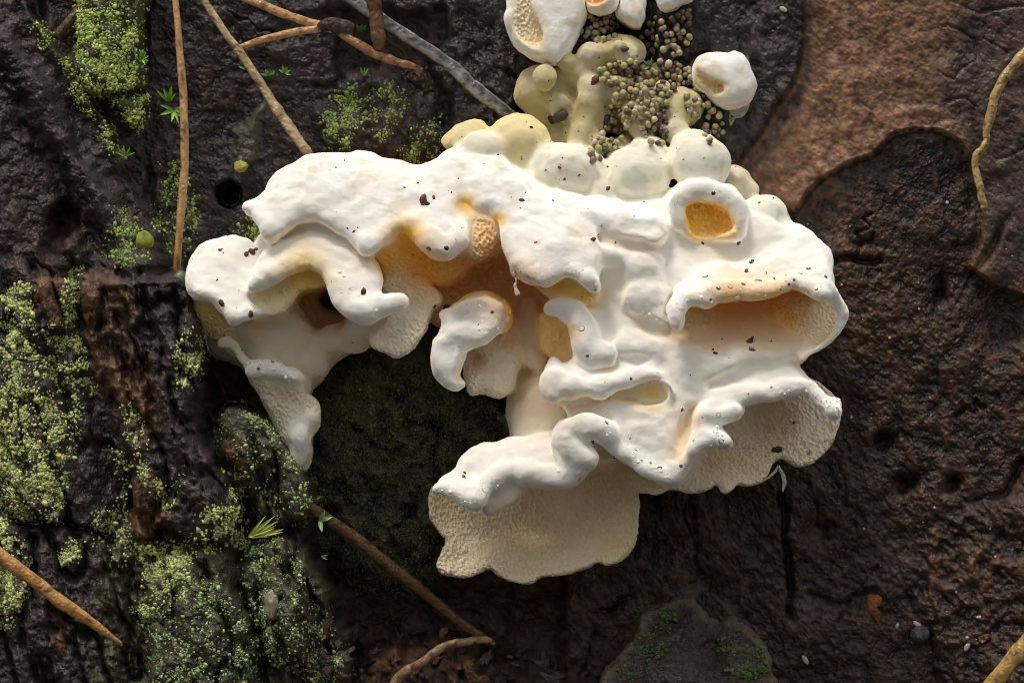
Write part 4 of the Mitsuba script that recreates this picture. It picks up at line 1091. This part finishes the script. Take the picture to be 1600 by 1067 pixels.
def needle(pts, widths, tone, label, name='pine_needle', cat='pine needle', parent=None, **kw):
    m, c = stick(pts, widths, tone, **kw)
    return add(name, m, 'wood', parent, color=c, label=label, cat=cat)


needle([(270, -60, 60), (277, 30, 74), (283, 110, 84), (288, 190, 92), (288, 260, 98), (283, 330, 104), (276, 420, 96), (272, 470, 60)], [10, 11, 13, 14, 13, 12, 10], TANN, 'long straight tan pine needle standing upright left of the fungus')
needle([(298, -40, 30), (318, 0, 34), (345, 42, 40), (374, 82, 46), (405, 128, 50), (432, 170, 54), (456, 205, 60), (478, 236, 66), (484, 246, 60)], [10, 11, 12, 13, 15, 17, 17, 16, 10], PALE,
       'pale brown grooved pine needle running diagonally down to the top of the fungus')
cl = holder('needle_cluster', 'short dark shoot with orange-brown pine needles lying on the bark at the top', 'pine needle')
for p, w, tn in (([(350, -14, 30), (380, -4, 34), (420, 13, 38), (460, 28, 42), (500, 40, 44), (520, 46, 40)], [11, 13, 14, 14, 12], TANN), ([(366, 84, 34), (376, 75, 36), (420, 60, 42), (465, 50, 46), (510, 44, 46), (524, 46, 42)],
                 [9, 11, 13, 12, 11], TANN), ([(522, 46, 44), (545, 60, 48), (575, 79, 48), (610, 94, 46), (640, 103, 40), (660, 109, 30)], [12, 15, 15, 14, 12, 5], ((.16, .07, .03), (.46, .24, .12)))):
    m, c = stick(p, w, tn)
    add('needle', m, 'wood', cl, color=c)
m, c = stick([(496, 44, 44), (515, 40, 50), (535, 42, 50), (552, 50, 44)], [14, 24, 26, 16], ((.03, .018, .015), (.09, .05, .04)), sides=12, wob=2.5)
add('shoot', m, 'bark', cl, color=c)
needle([(510, -30, 24), (545, -2, 26), (600, 34, 34), (650, 66, 40), (700, 100, 44), (728, 126, 46), (745, 142, 46), (772, 162, 48), (800, 182, 44), (815, 192, 36)], [17, 18, 20, 20, 21, 22, 24, 20, 17, 8], GREYN,
       'grey weathered wet twig lying diagonally above the yellow lobes', 'twig', 'twig', sides=14, stripes=.9)
needle([(580, -30, 62), (584, 0, 62), (588, 36, 60), (591, 62, 56), (592, 76, 48)], [22, 23, 23, 22, 14], DARKN, 'short thick brown needle stub crossing the grey twig at the top edge')
needle([(128, 8, 8), (110, 30, 10), (88, 58, 8), (76, 74, -10)], [13, 15, 15, 10], ((.10, .06, .035), (.22, .14, .08)), 'dull brown needle end half hidden behind the upright bark block')
needle([(470, 780, 160), (500, 804, 150), (560, 845, 130), (620, 893, 110), (680, 940, 90), (730, 980, 74), (765, 1004, 60)], [17, 19, 20, 19, 17, 15, 13], DARKN, 'dark brown straight needle leaning in the hollow below the fungus')
needle([(-40, 835, 262), (0, 868, 262), (50, 904, 260), (92, 938, 258), (128, 962, 254), (160, 984, 248), (190, 1005, 240)], [24, 24, 20, 21, 18, 13, 4], ORN, 'thick orange pine needle with a pointed tip at the bottom left')
needle([(1640, 40, 60), (1600, 86, 66), (1572, 120, 70), (1556, 150, 70), (1549, 178, 68), (1541, 205, 68), (1540, 222, 66), (1527, 240, 64), (1524, 256, 64), (1529, 282, 62), (1535, 308, 60), (1536, 326, 58)],
       [18, 17, 16, 15, 16, 13, 11, 13, 12, 12, 13, 11], GOLD, 'crooked golden-brown thin twig hanging at the right in front of the bark', 'twig', 'twig', sides=11, wob=2)
needle([(1530, 1095, 90), (1560, 1058, 92), (1590, 1022, 92), (1640, 960, 90)], [26, 27, 27, 26], ((.30, .16, .04), (.62, .40, .12)), 'thick yellow-brown needle cutting across the bottom right corner')
needle([(612, 1075, 92), (632, 1052, 100), (655, 1036, 104), (678, 1020, 106), (705, 1007, 106), (735, 1001, 104), (758, 1000, 100), (772, 1004, 94)], [17, 15, 14, 14, 13, 12, 11, 7], ((.16, .08, .04), (.44, .28, .15)),
       'curved light brown rootlet lying on the litter at the bottom', 'rootlet', 'root', wob=2)

# ---------------------------------------------------------------- granules heaped among the old lobes
BEADC = [(.43, .39, .18), (.40, .33, .20), (.13, .08, .06), (.075, .05, .042), (.58, .52, .37), (.35, .34, .13), (.24, .16, .12)]
uv_, uf_ = ico(2)
BEAD = []
for k, c in enumerate(BEADC):
    vv = uv_ * (1 + .10 * (fbm(uv_ * 1.3 + k * 5, 2, k) - .5))[:, None]
    sh = 1 + .5 * (fbm(uv_ * 3 + k, 2, 30 + k) - .5)
    BEAD.append(mikit.ply((np.stack([vv[:, 0], -vv[:, 2], -vv[:, 1]], 1) * PX, np.array(uf_)[:, ::-1]), 'bead', smooth=True, color=np.clip(np.array(c) * sh[:, None], 0, .8)))


def place(name, base, p, r, label=None, cat=None, group=None, rot=None):
    k = key_for(name)
    M = T().translate(world(p).tolist())
    if rot is not None:
        M = M.rotate(rot[0], rot[1])
    scene[k] = {**base, 'to_world': M.scale(list(np.broadcast_to(r, 3).astype(float)))}
    tag(k, label, cat, group)
    return k


def surf(u, v):
    a, b = on_fungus(u, v), on_bark(u, v)
    return b if a is None or a[2] < b[2] else a


HEAPS = [  # polygon, count, radii, weights, label
    ([(935, 108), (965, 98), (1000, 96), (1050, 96), (1082, 110), (1086, 130), (1062, 132), (1044, 150), (1040, 190), (1042, 226), (1014, 222), (1000, 192), (988, 182), (975, 212), (952, 244), (928, 250), (920, 236),
      (945, 202), (955, 166), (966, 142), (940, 122)], 330, (2.5, 5.7), [.24, .22, .18, .14, .06, .08, .10], 'tiny round green, tan or brown granule in the heap among the old yellow lobes'),
    ([(904, 34), (930, 18), (962, 14), (968, 40), (958, 60), (925, 64), (908, 52)], 44, (3.8, 5.2), [.2, .36, .04, 0, .34, .06, 0], 'tiny tan granule in the small heap right of the shell-shaped fungus'),
    ([(1004, 40), (1030, 22), (1080, 16), (1078, 60), (1060, 88), (1024, 84), (1000, 66)], 60, (3.8, 5.4), [.06, .1, .22, .34, .02, .06, .2], 'tiny dark brown granule in the shadow between the top lobes'),
    ([(1072, 118), (1086, 122), (1096, 148), (1126, 176), (1130, 214), (1110, 226), (1096, 200), (1070, 160)], 46, (4, 5.6), [.16, .3, .08, .06, .06, .1, .24], 'tiny brownish granule between the old lobes and the round white fungus')]
for hn, (poly, cnt, (r0, r1), wts, lab) in enumerate(HEAPS):
    poly = np.asarray(poly, float)
    got, tries = [], 0
    while len(got) < cnt and tries < 9000:
        tries += 1
        u, v = rng.uniform(poly[:, 0].min(), poly[:, 0].max()), rng.uniform(poly[:, 1].min(), poly[:, 1].max())
        if poly_sdf(poly, np.array(u), np.array(v)) < -1:
            continue
        r = rng.uniform(r0, r1)
        base = surf(u, v)
        z = base[2] + r * .5
        for (a, b, zz, rr) in got:
            dd = math.hypot(a - u, b - v)
            if dd < (r + rr) * .96:
                z = max(z, zz + math.sqrt(((r + rr) * .96) ** 2 - dd * dd))
        if z > base[2] + r * (3.4 if tries < 6000 else 4.5):
            continue
        got.append((u, v, z, r))
    wts = np.array(wts) / np.sum(wts)
    for (u, v, z, r) in got:
        patch = meshkit.noise(np.array([u / 26, v / 26, 3.0]), 77)
        w = wts * np.where(np.isin(np.arange(7), [2, 3, 6]), .25 + 2.6 * max(patch - .35, 0), 1.5 - patch)
        place('granule', BEAD[rng.choice(7, p=w / w.sum())], at(u, v, z), [r, r * rng.uniform(.9, 1.05), r * rng.uniform(.9, 1.1)], lab, 'granule', 'granules heaped among the top lobes, heap %d' % (hn + 1))

ANCH = [(460, 300, 'the upper left dome of the white fungus'), (660, 350, 'the middle arched lip left of the dark cave'), (340, 430, 'the far left lobe'), (500, 430, 'the left arched lip'),
        (860, 400, 'the broad middle flap right of the cave'), (735, 520, 'the ear-shaped cap in the cave'), (990, 340, 'the ridge left of the orange-eyed cup'), (1105, 325, 'the orange-eyed cup'), (1180, 440, 'the right cup-shaped bracket'),
        (905, 530, 'the S-shaped lip'), (990, 600, 'the wavy lip in the centre'), (1010, 700, 'the V-shaped lip below the centre'), (800, 740, 'the lip of the lowest bracket'), (1200, 630, 'the lower right bracket'),
        (1010, 470, 'the bumpy flesh in the centre'), (430, 580, 'the drip at the lower left'), (880, 260, 'the first pale lobe above the white fungus'), (800, 220, 'the big yellow lobe'), (1000, 270, 'the pale lobe below the granules'),
        (1090, 240, 'the pale lobe above the orange-eyed cup'), (900, 130, 'the old yellowish lobes'), (850, 50, 'the shell-shaped fungus'), (1130, 125, 'the small round white fungus'), (1195, 335, 'the pale lobe right of the orange-eyed cup')]


def where(u, v):
    return min(ANCH, key=lambda a: (a[0] - u) ** 2 + (a[1] - v) ** 2)[2]


# ---------------------------------------------------------------- water drops on the lips
WDROP = mikit.ply((np.stack([uv_[:, 0], -uv_[:, 2], -uv_[:, 1]], 1) * PX, np.array(uf_)[:, ::-1]), 'water', smooth=True)
DROPS = [(1102, 433, 5), (1122, 451, 4), (1104, 456, 4), (1094, 470, 5), (1141, 449, 4), (1169, 458, 7), (1185, 456, 7), (1185, 438, 6), (1151, 468, 6), (1221, 451, 4), (1263, 422, 5), (1251, 427, 4), (1289, 434, 4), (1241, 438, 3),
         (1123, 317, 5), (1145, 326, 5), (1152, 349, 5), (1115, 302, 4), (722, 355, 4), (716, 373, 6), (671, 388, 5), (685, 390, 3), (697, 388, 5), (633, 341, 2.5), (616, 474, 7), (1309, 625, 4), (1306, 643, 6), (1194, 613, 4),
         (1169, 616, 3), (1250, 600, 3.5), (1123, 648, 4), (1117, 680, 3.5), (1127, 690, 4.5), (1263, 707, 4.5), (1157, 752, 3), (929, 667, 7), (992, 706, 4.5), (980, 694, 2.5), (1031, 731, 4), (758, 764, 6), (838, 742, 6), (872, 738, 4.5),
         (805, 738, 3.5), (909, 514, 5.5), (741, 479, 5), (757, 477, 4), (730, 477, 4), (769, 488, 3), (702, 533, 5), (706, 545, 3.5), (390, 571, 4), (404, 576, 3), (426, 566, 3), (860, 440, 3), (828, 432, 3.5), (812, 424, 3), (930, 452, 3),
         (546, 455, 4), (538, 432, 3), (578, 490, 3), (480, 410, 2.5), (1276, 452, 3), (1232, 444, 3), (1206, 458, 3), (1110, 468, 3), (1135, 458, 3), (905, 749, 3), (693, 741, 3), (735, 783, 4), (735, 789, 3), (712, 772, 3), (948, 660, 4),
         (1000, 716, 3), (1015, 600, 3), (985, 592, 3), (946, 606, 3), (1050, 740, 3.5), (1064, 728, 3), (1205, 606, 3), (1232, 604, 3.5), (1270, 612, 3), (1085, 690, 3), (1100, 690, 2.5), (1240, 722, 3), (906, 536, 2.5), (918, 556, 2.5)]
for (u, v, r) in DROPS:
    p = on_fungus(u, v)
    if p is None:
        continue
    big = r >= 6
    place('water_droplet', WDROP, p + np.array([0, 0, .42 * r]), [r, r * .8, r * .95], ('large ' if r >= 6 else 'small ') + 'clear water droplet on ' + where(u, v), 'water drop', 'water droplets on ' + where(u, v))

# froth of tiny bubbles along the lips, too small to pick apart
fr = np.random.default_rng(23)
LIPS = [([(1064, 474), (1098, 472), (1122, 458), (1150, 458), (1180, 458), (1210, 452), (1237, 442), (1265, 448), (1290, 455)], 15, 190), ([(660, 372), (680, 392), (700, 394), (722, 378), (728, 360)], 10, 60), ([(700, 476), (740, 476), (772, 490), (760, 515)], 20, 90),
        ([(880, 660), (920, 658), (950, 668), (970, 700), (1000, 718), (1030, 742), (1060, 745)], 10, 90), ([(680, 762), (730, 785), (760, 762), (800, 746), (860, 752), (920, 735)], 12, 100), ([(1110, 660), (1130, 690), (1100, 694)], 10, 50),
        ([(1165, 622), (1205, 618), (1245, 606), (1290, 630), (1310, 640)], 9, 80), ([(390, 575), (430, 575), (465, 592)], 12, 50), ([(530, 430), (545, 470), (575, 496), (620, 476)], 10, 50), ([(820, 436), (850, 440), (890, 426), (930, 444)], 10, 50),
        ([(860, 482), (905, 495), (918, 530), (945, 550)], 10, 50), ([(866, 616), (915, 606), (960, 608), (1030, 588)], 9, 50), ([(1110, 292), (1150, 318), (1160, 350)], 12, 40), ([(985, 465), (1000, 485), (1030, 500)], 14, 60)]
parts_, bv, bf = [], *ico(1)
for pts, wd, cnt in LIPS:
    c_ = catmull(pts, 20)
    for _ in range(cnt):
        u, v = c_[fr.integers(len(c_))] + fr.normal(0, wd * .55, 2)
        p = on_fungus(u, v)
        if p is not None and p[2] > 150:
            if fr.random() < .4:
                continue
            r = fr.uniform(.8, 2.2) * (1 + .8 * (fr.random() < .1))
            parts_.append((bv * r + p + [0, 0, -.15 * r], bf))
add('froth', join(parts_), 'wet', fungus, kind='stuff')

# ---------------------------------------------------------------- crumbs on the fungus, insects
CR = []
for k, c in enumerate([(.05, .03, .025), (.10, .045, .03), (.20, .07, .03), (.035, .03, .03)]):
    vv = ICO[1].vertices * np.array([1, .62, .5]) * (1 + .7 * (fbm(np.array(ICO[1].vertices) * 1.4 + 7 * k, 2, 50 + k) - .5))[:, None]
    CR.append(mikit.ply((np.stack([vv[:, 0], -vv[:, 2], -vv[:, 1]], 1) * PX, np.array(ICO[1].faces)[:, ::-1]), 'granules', smooth=40, color=None))
for i, c in enumerate(((.05, .03, .025), (.10, .045, .03), (.22, .07, .03), (.035, .03, .03))):
    scene[f'crumb_{i}'] = {'type': 'twosided', 'bsdf': {'type': 'principled', 'base_color': {'type': 'rgb', 'value': list(c)}, 'roughness': .5, 'specular': .4}}
    CR[i]['bsdf'] = {'type': 'ref', 'id': f'crumb_{i}'}
CRUMBS = [(661, 312, 9, 1), (678, 309, 4, 2), (667, 318, 5, 0), (394, 395, 8, 1), (385, 398, 6, 1), (399, 391, 5, 1), (392, 491, 6, 0), (346, 473, 6, 1), (568, 457, 7, 0), (344, 392, 4, 0), (349, 396, 2, 0), (815, 313, 5, 1), (838, 380, 5, 2),
          (927, 374, 5, 1), (961, 380, 3.5, 1), (971, 402, 3, 0), (1060, 381, 3.5, 0), (1098, 380, 3, 0), (1154, 379, 4.5, 0), (950, 295, 5, 1), (1005, 318, 4, 2), (1186, 319, 4, 1), (1175, 410, 5, 0), (1166, 425, 5, 1), (1162, 445, 4.5, 2),
          (725, 746, 5, 2), (726, 738, 2.5, 0), (1118, 552, 4, 0), (1114, 546, 2.5, 0), (679, 478, 4, 1), (699, 482, 7, 0), (777, 244, 4, 0), (758, 258, 3.5, 1), (830, 199, 3, 0), (874, 262, 3, 0), (905, 274, 2.5, 1), (882, 280, 2.5, 0),
          (876, 182, 14, 0), (862, 188, 8, 0), (818, 172, 11, 0), (976, 77, 7, 1), (930, 126, 9, 1), (845, 14, 8, 3), (849, 20, 6, 3), (1214, 702, 8, 3), (495, 602, 7, 3), (494, 612, 8, 3), (1240, 660, 2.5, 0), (1066, 640, 3, 0), (935, 583, 2, 0),
          (1161, 88, 3, 2), (1079, 587, 3, 0), (474, 311, 3, 3), (530, 275, 2.5, 2), (525, 262, 2, 2), (632, 293, 2, 0), (653, 286, 2, 0), (1056, 716, 2, 0), (1065, 700, 2, 0), (870, 450, 2, 0), (553, 362, 3, 1), (543, 357, 2, 0), (405, 344, 3, 0)]
for (u, v, r, k) in CRUMBS:
    p = on_fungus(u, v)
    p = on_bark(u, v) if p is None else p
    place('bark_crumb', CR[k], p + np.array([0, 0, .3 * r]), r, ('rusty', 'brown', 'red', 'black')[(1, 1, 2, 3)[k] if k else 1] + (' larger' if r >= 6 else '') + ' bark crumb lying on ' + where(u, v), 'crumb', 'larger crumbs on ' + where(u, v), rot=([0, 1, 0], float(rng.uniform(0, 360))))
n = 0
while n < 240:
    u, v = rng.uniform(300, 1300), rng.uniform(190, 760)
    if n < 110:
        u, v = rng.uniform(690, 1210), rng.uniform(60, 330)
    if rng.random() > 1.25 - (v - 150) / 520:
        continue
    p = on_fungus(u, v)
    if p is None or p[2] < 70:
        continue
    place('bark_speck', CR[rng.choice(4)], p + np.array([0, 0, .3]), rng.uniform(.8, 1.9), 'tiny dark speck dusted on ' + where(u, v), 'speck', 'tiny specks dusted on ' + where(u, v), rot=([0, 1, 0], float(rng.uniform(0, 360))))
    n += 1


def beetle(u, v, L, ang, label):
    p = on_fungus(u, v) + np.array([0, 0, 2.0])
    b = holder('beetle', label, 'insect')
    ca, sa = math.cos(ang), math.sin(ang)
    R = np.array([[ca, -sa, 0], [sa, ca, 0], [0, 0, 1]])
    sv, sf = ico(2)
    add('body', ((sv * [L, L * .62, L * .5]) @ R.T + p, sf), 'bead', b, color=(.06, .028, .018))
    add('head', ((sv * [L * .35, L * .36, L * .3] + [L * 1.1, 0, -.5]) @ R.T + p, sf), 'bead', b, color=(.05, .02, .015))
    for s in (-1, 1):
        for k in (-1, 0, 1):
            pts = np.array([[k * L * .5, s * L * .5, -1], [k * L * .6, s * L * .8, 0], [k * L * .7, s * L * 1.0, -2]]) @ R.T + p
            add('leg', tube(pts, [.5, .4, .3], 5), 'bead', b, color=(.05, .02, .015))


beetle(1171, 535, 7.5, -1.0, 'brown beetle on the body below the right cup-shaped bracket, the upper of two')
beetle(1174, 547, 5.0, .1, 'smaller brown beetle just below the other one, under the right cup-shaped bracket')
beetle(926, 687, 4.5, 1.4, 'dark oval beetle sitting in the notch of the lowest middle lip')
beetle(1174, 411, 4.0, .5, 'tiny dark oval insect on the top of the right cup-shaped bracket')

# ---------------------------------------------------------------- moss sprigs and other small plants
def blade(p0, dirv, L, W, curl=.5, side=None, n=6):
    d = np.asarray(dirv, float)
    d /= np.linalg.norm(d)
    s = np.cross(d, [0, 0, 1.0] if side is None else side)
    s /= np.linalg.norm(s) + 1e-9
    up = np.cross(s, d)
    if up[2] < 0:
        up = -up
    t = np.linspace(0, 1, n)
    w = .5 * W * np.sin(np.pi * (t * .86 + .12)) ** .8
    w[-1] = .05 * W
    c = np.asarray(p0) + d * (t * L)[:, None] + up * (np.sin(t * 1.6) * curl * L - .6 * curl * L * t ** 2)[:, None]
    rows = np.stack([c - s * w[:, None] + up * .18 * W, c - up * .15 * W, c + s * w[:, None] + up * .18 * W], 1)
    v = rows.reshape(-1, 3)
    f = []
    for i in range(n - 1):
        for j in range(2):
            a = i * 3 + j
            f += [[a, a + 1, a + 4], [a, a + 4, a + 3]]
    v2 = v - up * .12 * W
    f = np.array(f)
    return np.vstack([v, v2]), np.vstack([f, f[:, ::-1] + len(v)])


def sprig(u, v, d, blades, col, label, cat='moss', L=22, W=4, lift=.5):
    p = on_bark(u, v) if d is None else at(u, v, d)
    k = holder('moss_sprig', label, cat)
    for a in blades:
        a, ll = (a if isinstance(a, tuple) else (a, 1.0))
        r = math.radians(a)
        dv = np.array([math.cos(r), -math.sin(r), rng.uniform(.2, .7) * lift * 2])
        m = blade(p, dv, L * ll * rng.uniform(.85, 1.15), W * rng.uniform(.8, 1.2), rng.uniform(.1, .4))
        t = np.linspace(.7, 1.25, 6).repeat(3)
        add('leaf', m, 'leaf', k, color=np.clip(np.array(col) * np.concatenate([t, t])[:, None] * rng.uniform(.8, 1.2), 0, .8))


LG, YG, BG = (.22, .42, .05), (.42, .48, .08), (.12, .26, .12)
sprig(264, 160, 62, [80, 110, 50, 135], LG, 'bright green moss sprig beside the long upright needle, upper tuft', L=26, W=5)
sprig(272, 172, 64, [-10, 20, 160, 200, -40, -100, -70], LG, 'bright green moss sprig behind the long upright needle, lower tuft', L=24, W=5)
sprig(222, 92, 80, [60, 20, 100, -20, -60], LG, 'small light green moss star at the right edge of the lichen block', L=14, W=4)
sprig(196, 244, 66, [100, 60, 130, 20, 160], (.24, .38, .08), 'small pale green moss star under the lichen block foot', L=18, W=3)
sprig(420, 118, None, [170, 120, 30], (.16, .45, .10), 'flat green liverwort leaves touching the diagonal needle', 'liverwort', L=13, W=5)
sprig(444, 114, None, [60, 20, -20, 100, 150], (.30, .46, .12), 'light green liverwort right of the diagonal needle', 'liverwort', L=14, W=4)
sprig(384, 108, None, [160, 60], (.14, .36, .20), 'blue-green leaflet left of the diagonal needle', 'liverwort', L=12, W=4)
sprig(568, 120, None, [80, 110, 60], LG, 'thin green moss shoot right of the lichen patch above the fungus', L=18, W=3)
sprig(562, 50, None, [70, 110, 40], (.10, .26, .06), 'dark green leaf tuft under the dark shoot at the top', L=16, W=6)
sprig(388, 838, 226, [8, 18, 28, 4, 38, 12, 50, 22, (0, .7)], YG, 'yellow-green feathery moss tuft on the left ridge', L=52, W=4.5, lift=.25)
sprig(500, 812, 182, [15, (-80, 1.2), 60], (.28, .50, .20), 'pale green young leaves at the upper end of the dark needle', 'seedling', L=19, W=6)
sprig(502, 868, 150, [10, -30], (.14, .34, .12), 'small green leaf below the seedling leaves', 'seedling', L=13, W=4)
sprig(790, 660, None, [20, 60, 100, -20, 140, -60], BG, 'blue-green leafy lichen rosette at the edge of the shaded hollow', 'lichen', L=17, W=6)
sprig(1016, 104, 96, [30, 80, 140, 200, -30, 110], (.20, .34, .09), 'small green moss tuft at the top of the granule heap', L=16, W=4)
sprig(938, 118, 92, [150, 100, 40], (.26, .38, .08), 'tiny bright green moss bit at the left edge of the granule heap', L=11, W=4)
sprig(545, 165, None, [70, 100, 130], (.10, .22, .05), 'dark green moss strands on the bark above the fungus', L=22, W=3)
sprig(240, 1030, None, [40, 90, 150], (.24, .44, .12), 'tiny green leaf scrap at the lower left knob', 'moss', L=11, W=5)


def blob(name, u, v, d, r, col, label, cat, mat='bead', seed=0, amp=.5):
    sv, sf = ico(3)
    k = 1 + amp * (fbm(sv * 1.6 + seed, 3, 60 + seed) - .5)
    p = on_bark(u, v) if d is None else at(u, v, d)
    c = np.array(col) * (1 + 1.2 * (fbm(sv * 2.5 + seed, 3, 61) - .5))[:, None]
    return add(name, (sv * k[:, None] * np.asarray(r, float) + p, sf), mat, color=np.clip(c, .004, .8), label=label, cat=cat)


blob('jelly_blob', 282, 440, 158, (13, 17, 10), (.07, .11, .06), 'glossy dark green jelly blob on the top edge of the ridge', 'jelly', seed=1, amp=.25)
blob('jelly_blob', 226, 378, None, (14, 18, 11), (.22, .26, .03), 'soft yellow-green algae blob behind the ridge top', 'algae', mat='granules', seed=2)
blob('jelly_blob', 376, 260, None, (11, 9, 8), (.38, .36, .10), 'yellow lichen lump above the round hole in the bark', 'lichen', mat='granules', seed=3, amp=1.2)
blob('seed_husk', 425, 945, None, (12, 23, 13), (.22, .18, .13), 'pale brown oval husk stuck on the mossy knob', 'husk', seed=4, amp=.7)


def flake(name, poly, d, th, col, label, cat, group=None, tilt=(0, 0)):
    """a thin warped bark flake from an outline"""
    poly = at2(catmull(poly, 2, True), d if d is not None else 0)
    c = poly.mean(0)
    if d is None:
        d = float(bark_depth(c[0:1], c[1:2])[0]) + th
    rings = []
    for s, z in ((.0, 1.0), (.5, .95), (.86, .8), (1.0, .2), (.98, -.5), (.5, -.8), (0, -.8)):
        q2 = c + (poly - c) * s
        w = fbm(np.stack([q2[:, 0] / 8, q2[:, 1] / 8, q2[:, 0] * 0 + z], 1), 3, 71) - .5
        rings.append(np.stack([q2[:, 0], q2[:, 1], d + th * z + w * th * 3.2 + tilt[0] * (q2[:, 0] - c[0]) + tilt[1] * (q2[:, 1] - c[1])], 1))
    n = len(poly)
    v = np.vstack(rings)
    i, j = np.meshgrid(np.arange(len(rings) - 1), np.arange(n), indexing='ij')
    qd = np.stack([i * n + j, i * n + (j + 1) % n, (i + 1) * n + (j + 1) % n, (i + 1) * n + j], -1).reshape(-1, 4)
    f = np.vstack([qd[:, [0, 1, 2]], qd[:, [0, 2, 3]]])
    if trimesh.Trimesh(v, f, process=False).volume < 0:
        f = f[:, ::-1]
    cc = np.array(col) * (1 + 1.3 * (fbm(v / 9, 3, 72) - .5))[:, None]
    return add(name, (v, f), 'bark', color=np.clip(cc, .004, .8), label=label, cat=cat, group=group)


flake('bark_scale', [(1356, 934), (1366, 929), (1380, 934), (1379, 944), (1372, 950), (1378, 958), (1376, 975), (1366, 966), (1358, 950)], None, 4, (.26, .085, .03), 'small orange-brown bark scale lying on the dark bark at the lower right', 'bark scale')
flake('bark_scale', [(1426, 985), (1440, 978), (1454, 986), (1452, 1000), (1436, 1008), (1426, 1002)], None, 8, (.05, .05, .055), 'dark grey crumb right of the orange bark scale', 'crumb')
flake('bark_scale', [(1530, 996), (1545, 990), (1548, 998), (1535, 1006)], None, 4, (.22, .07, .035), 'small rusty flake near the right-hand bottom needle', 'bark scale')
for (u, v, w, h_, a) in ((1402, 977, 3, 4.5, 20), (1434, 976, 10, 4, 40), (1258, 1030, 4, 9, -30), (1530, 964, 5, 3, 0), (1511, 1010, 4, 8, 30), (1511, 996, 3, 3, 0), (1494, 925, 2, 2, 0), (1350, 826, 2.2, 2.2, 0), (1390, 528, 2.5, 2.5, 0), (1224, 15, 7, 4, 30),
                     (1436, 483, 2, 2, 0), (1315, 445, 2, 2, 0), (1460, 793, 2, 2, 0), (1555, 870, 2, 2, 0), (1330, 652, 2.5, 2.5, 0), (1480, 317, 3, 3, 0)):
    sv, sf = ico(1)
    ca, sa = math.cos(math.radians(a)), math.sin(math.radians(a))
    m = (sv * [w, h_, 2.5]) @ np.array([[ca, sa, 0], [-sa, ca, 0], [0, 0, 1]])
    add('pale_grain', (m + on_bark(u, v) + [0, 0, 1.5], sf), 'granules', color=(.45, .42, .36), label='tiny pale grain on the dark bark to the right of the fungus', cat='grain', group='pale grains on the right-hand bark')
gr = np.random.default_rng(31)
for _ in range(45):
    u, v = gr.uniform(1210, 1600), gr.uniform(340, 1060)
    if on_fungus(u, v) is None:
        r = gr.uniform(.8, 1.5)
        sv, sf = ico(0)
        add('pale_grain', (sv * [r * 1.3, r, r] + on_bark(u, v) + [0, 0, .8], sf), 'granules', color=(.40, .36, .30), label='tiny pale grain on the dark bark to the right of the fungus', cat='grain', group='pale grains on the right-hand bark')
# threads hanging from the fungus
for pts, w, lab in (([(1216, 728, 172), (1222, 738, 174), (1226, 752, 172), (1223, 767, 168)], [3, 6, 7, 2], 'short white thread hanging under the lower right bracket'),
                    ([(1216, 728, 170), (1210, 738, 172), (1200, 747, 172), (1194, 750, 170)], [3, 5, 3, 1.5], 'thin white shred left of the hanging thread under the lower right bracket'),
                    ([(803, 426, 270), (806, 438, 270), (805, 448, 270), (808, 460, 270)], [3, 3, 5, 8], 'translucent drip thread hanging from the middle lip')):
    m, c = stick(pts, w, ((.5, .45, .36), (.72, .68, .58)), sides=7)
    add('thread', m, 'flesh', color=c, label=lab, cat='thread')
flake('membrane_scrap', [(1140, 172), (1168, 160), (1170, 170), (1160, 184), (1148, 186), (1142, 198), (1139, 190)], 40, 2.5, (.42, .38, .30), 'thin torn membrane scrap under the round white fungus', 'scrap')

# litter at the foot of the trunk
lit = np.random.default_rng(11)
for k in range(90):
    u, v = lit.uniform(505, 900), lit.uniform(945, 1080)
    if v < 950 + (u - 505) * .22 or (u < 560 and v < 960):
        continue
    r = lit.uniform(5, 21)
    a = lit.uniform(0, 6.28)
    ang = np.linspace(0, 2 * np.pi, 13, endpoint=False)
    rr = r * lit.uniform(.35, 1.15, 13)
    x, y = rr * np.cos(ang) * 1.3, rr * np.sin(ang) * .7
    poly = np.stack([u + x * math.cos(a) - y * math.sin(a), v + x * math.sin(a) + y * math.cos(a)], 1)
    tone = lit.choice(4, p=[.5, .25, .15, .1])
    flake('litter_flake', poly, None, lit.uniform(3, 8), [(.06, .033, .03), (.15, .066, .05), (.24, .14, .08), (.12, .10, .09)][tone], ('dark', 'reddish brown', 'light brown', 'grey')[tone] + ' crumbled bark flake in the litter at the bottom', 'bark flake',
          ('dark', 'reddish brown', 'light brown', 'grey')[tone] + ' bark flakes in the litter at the foot', tilt=tuple(lit.normal(0, .5, 2)))
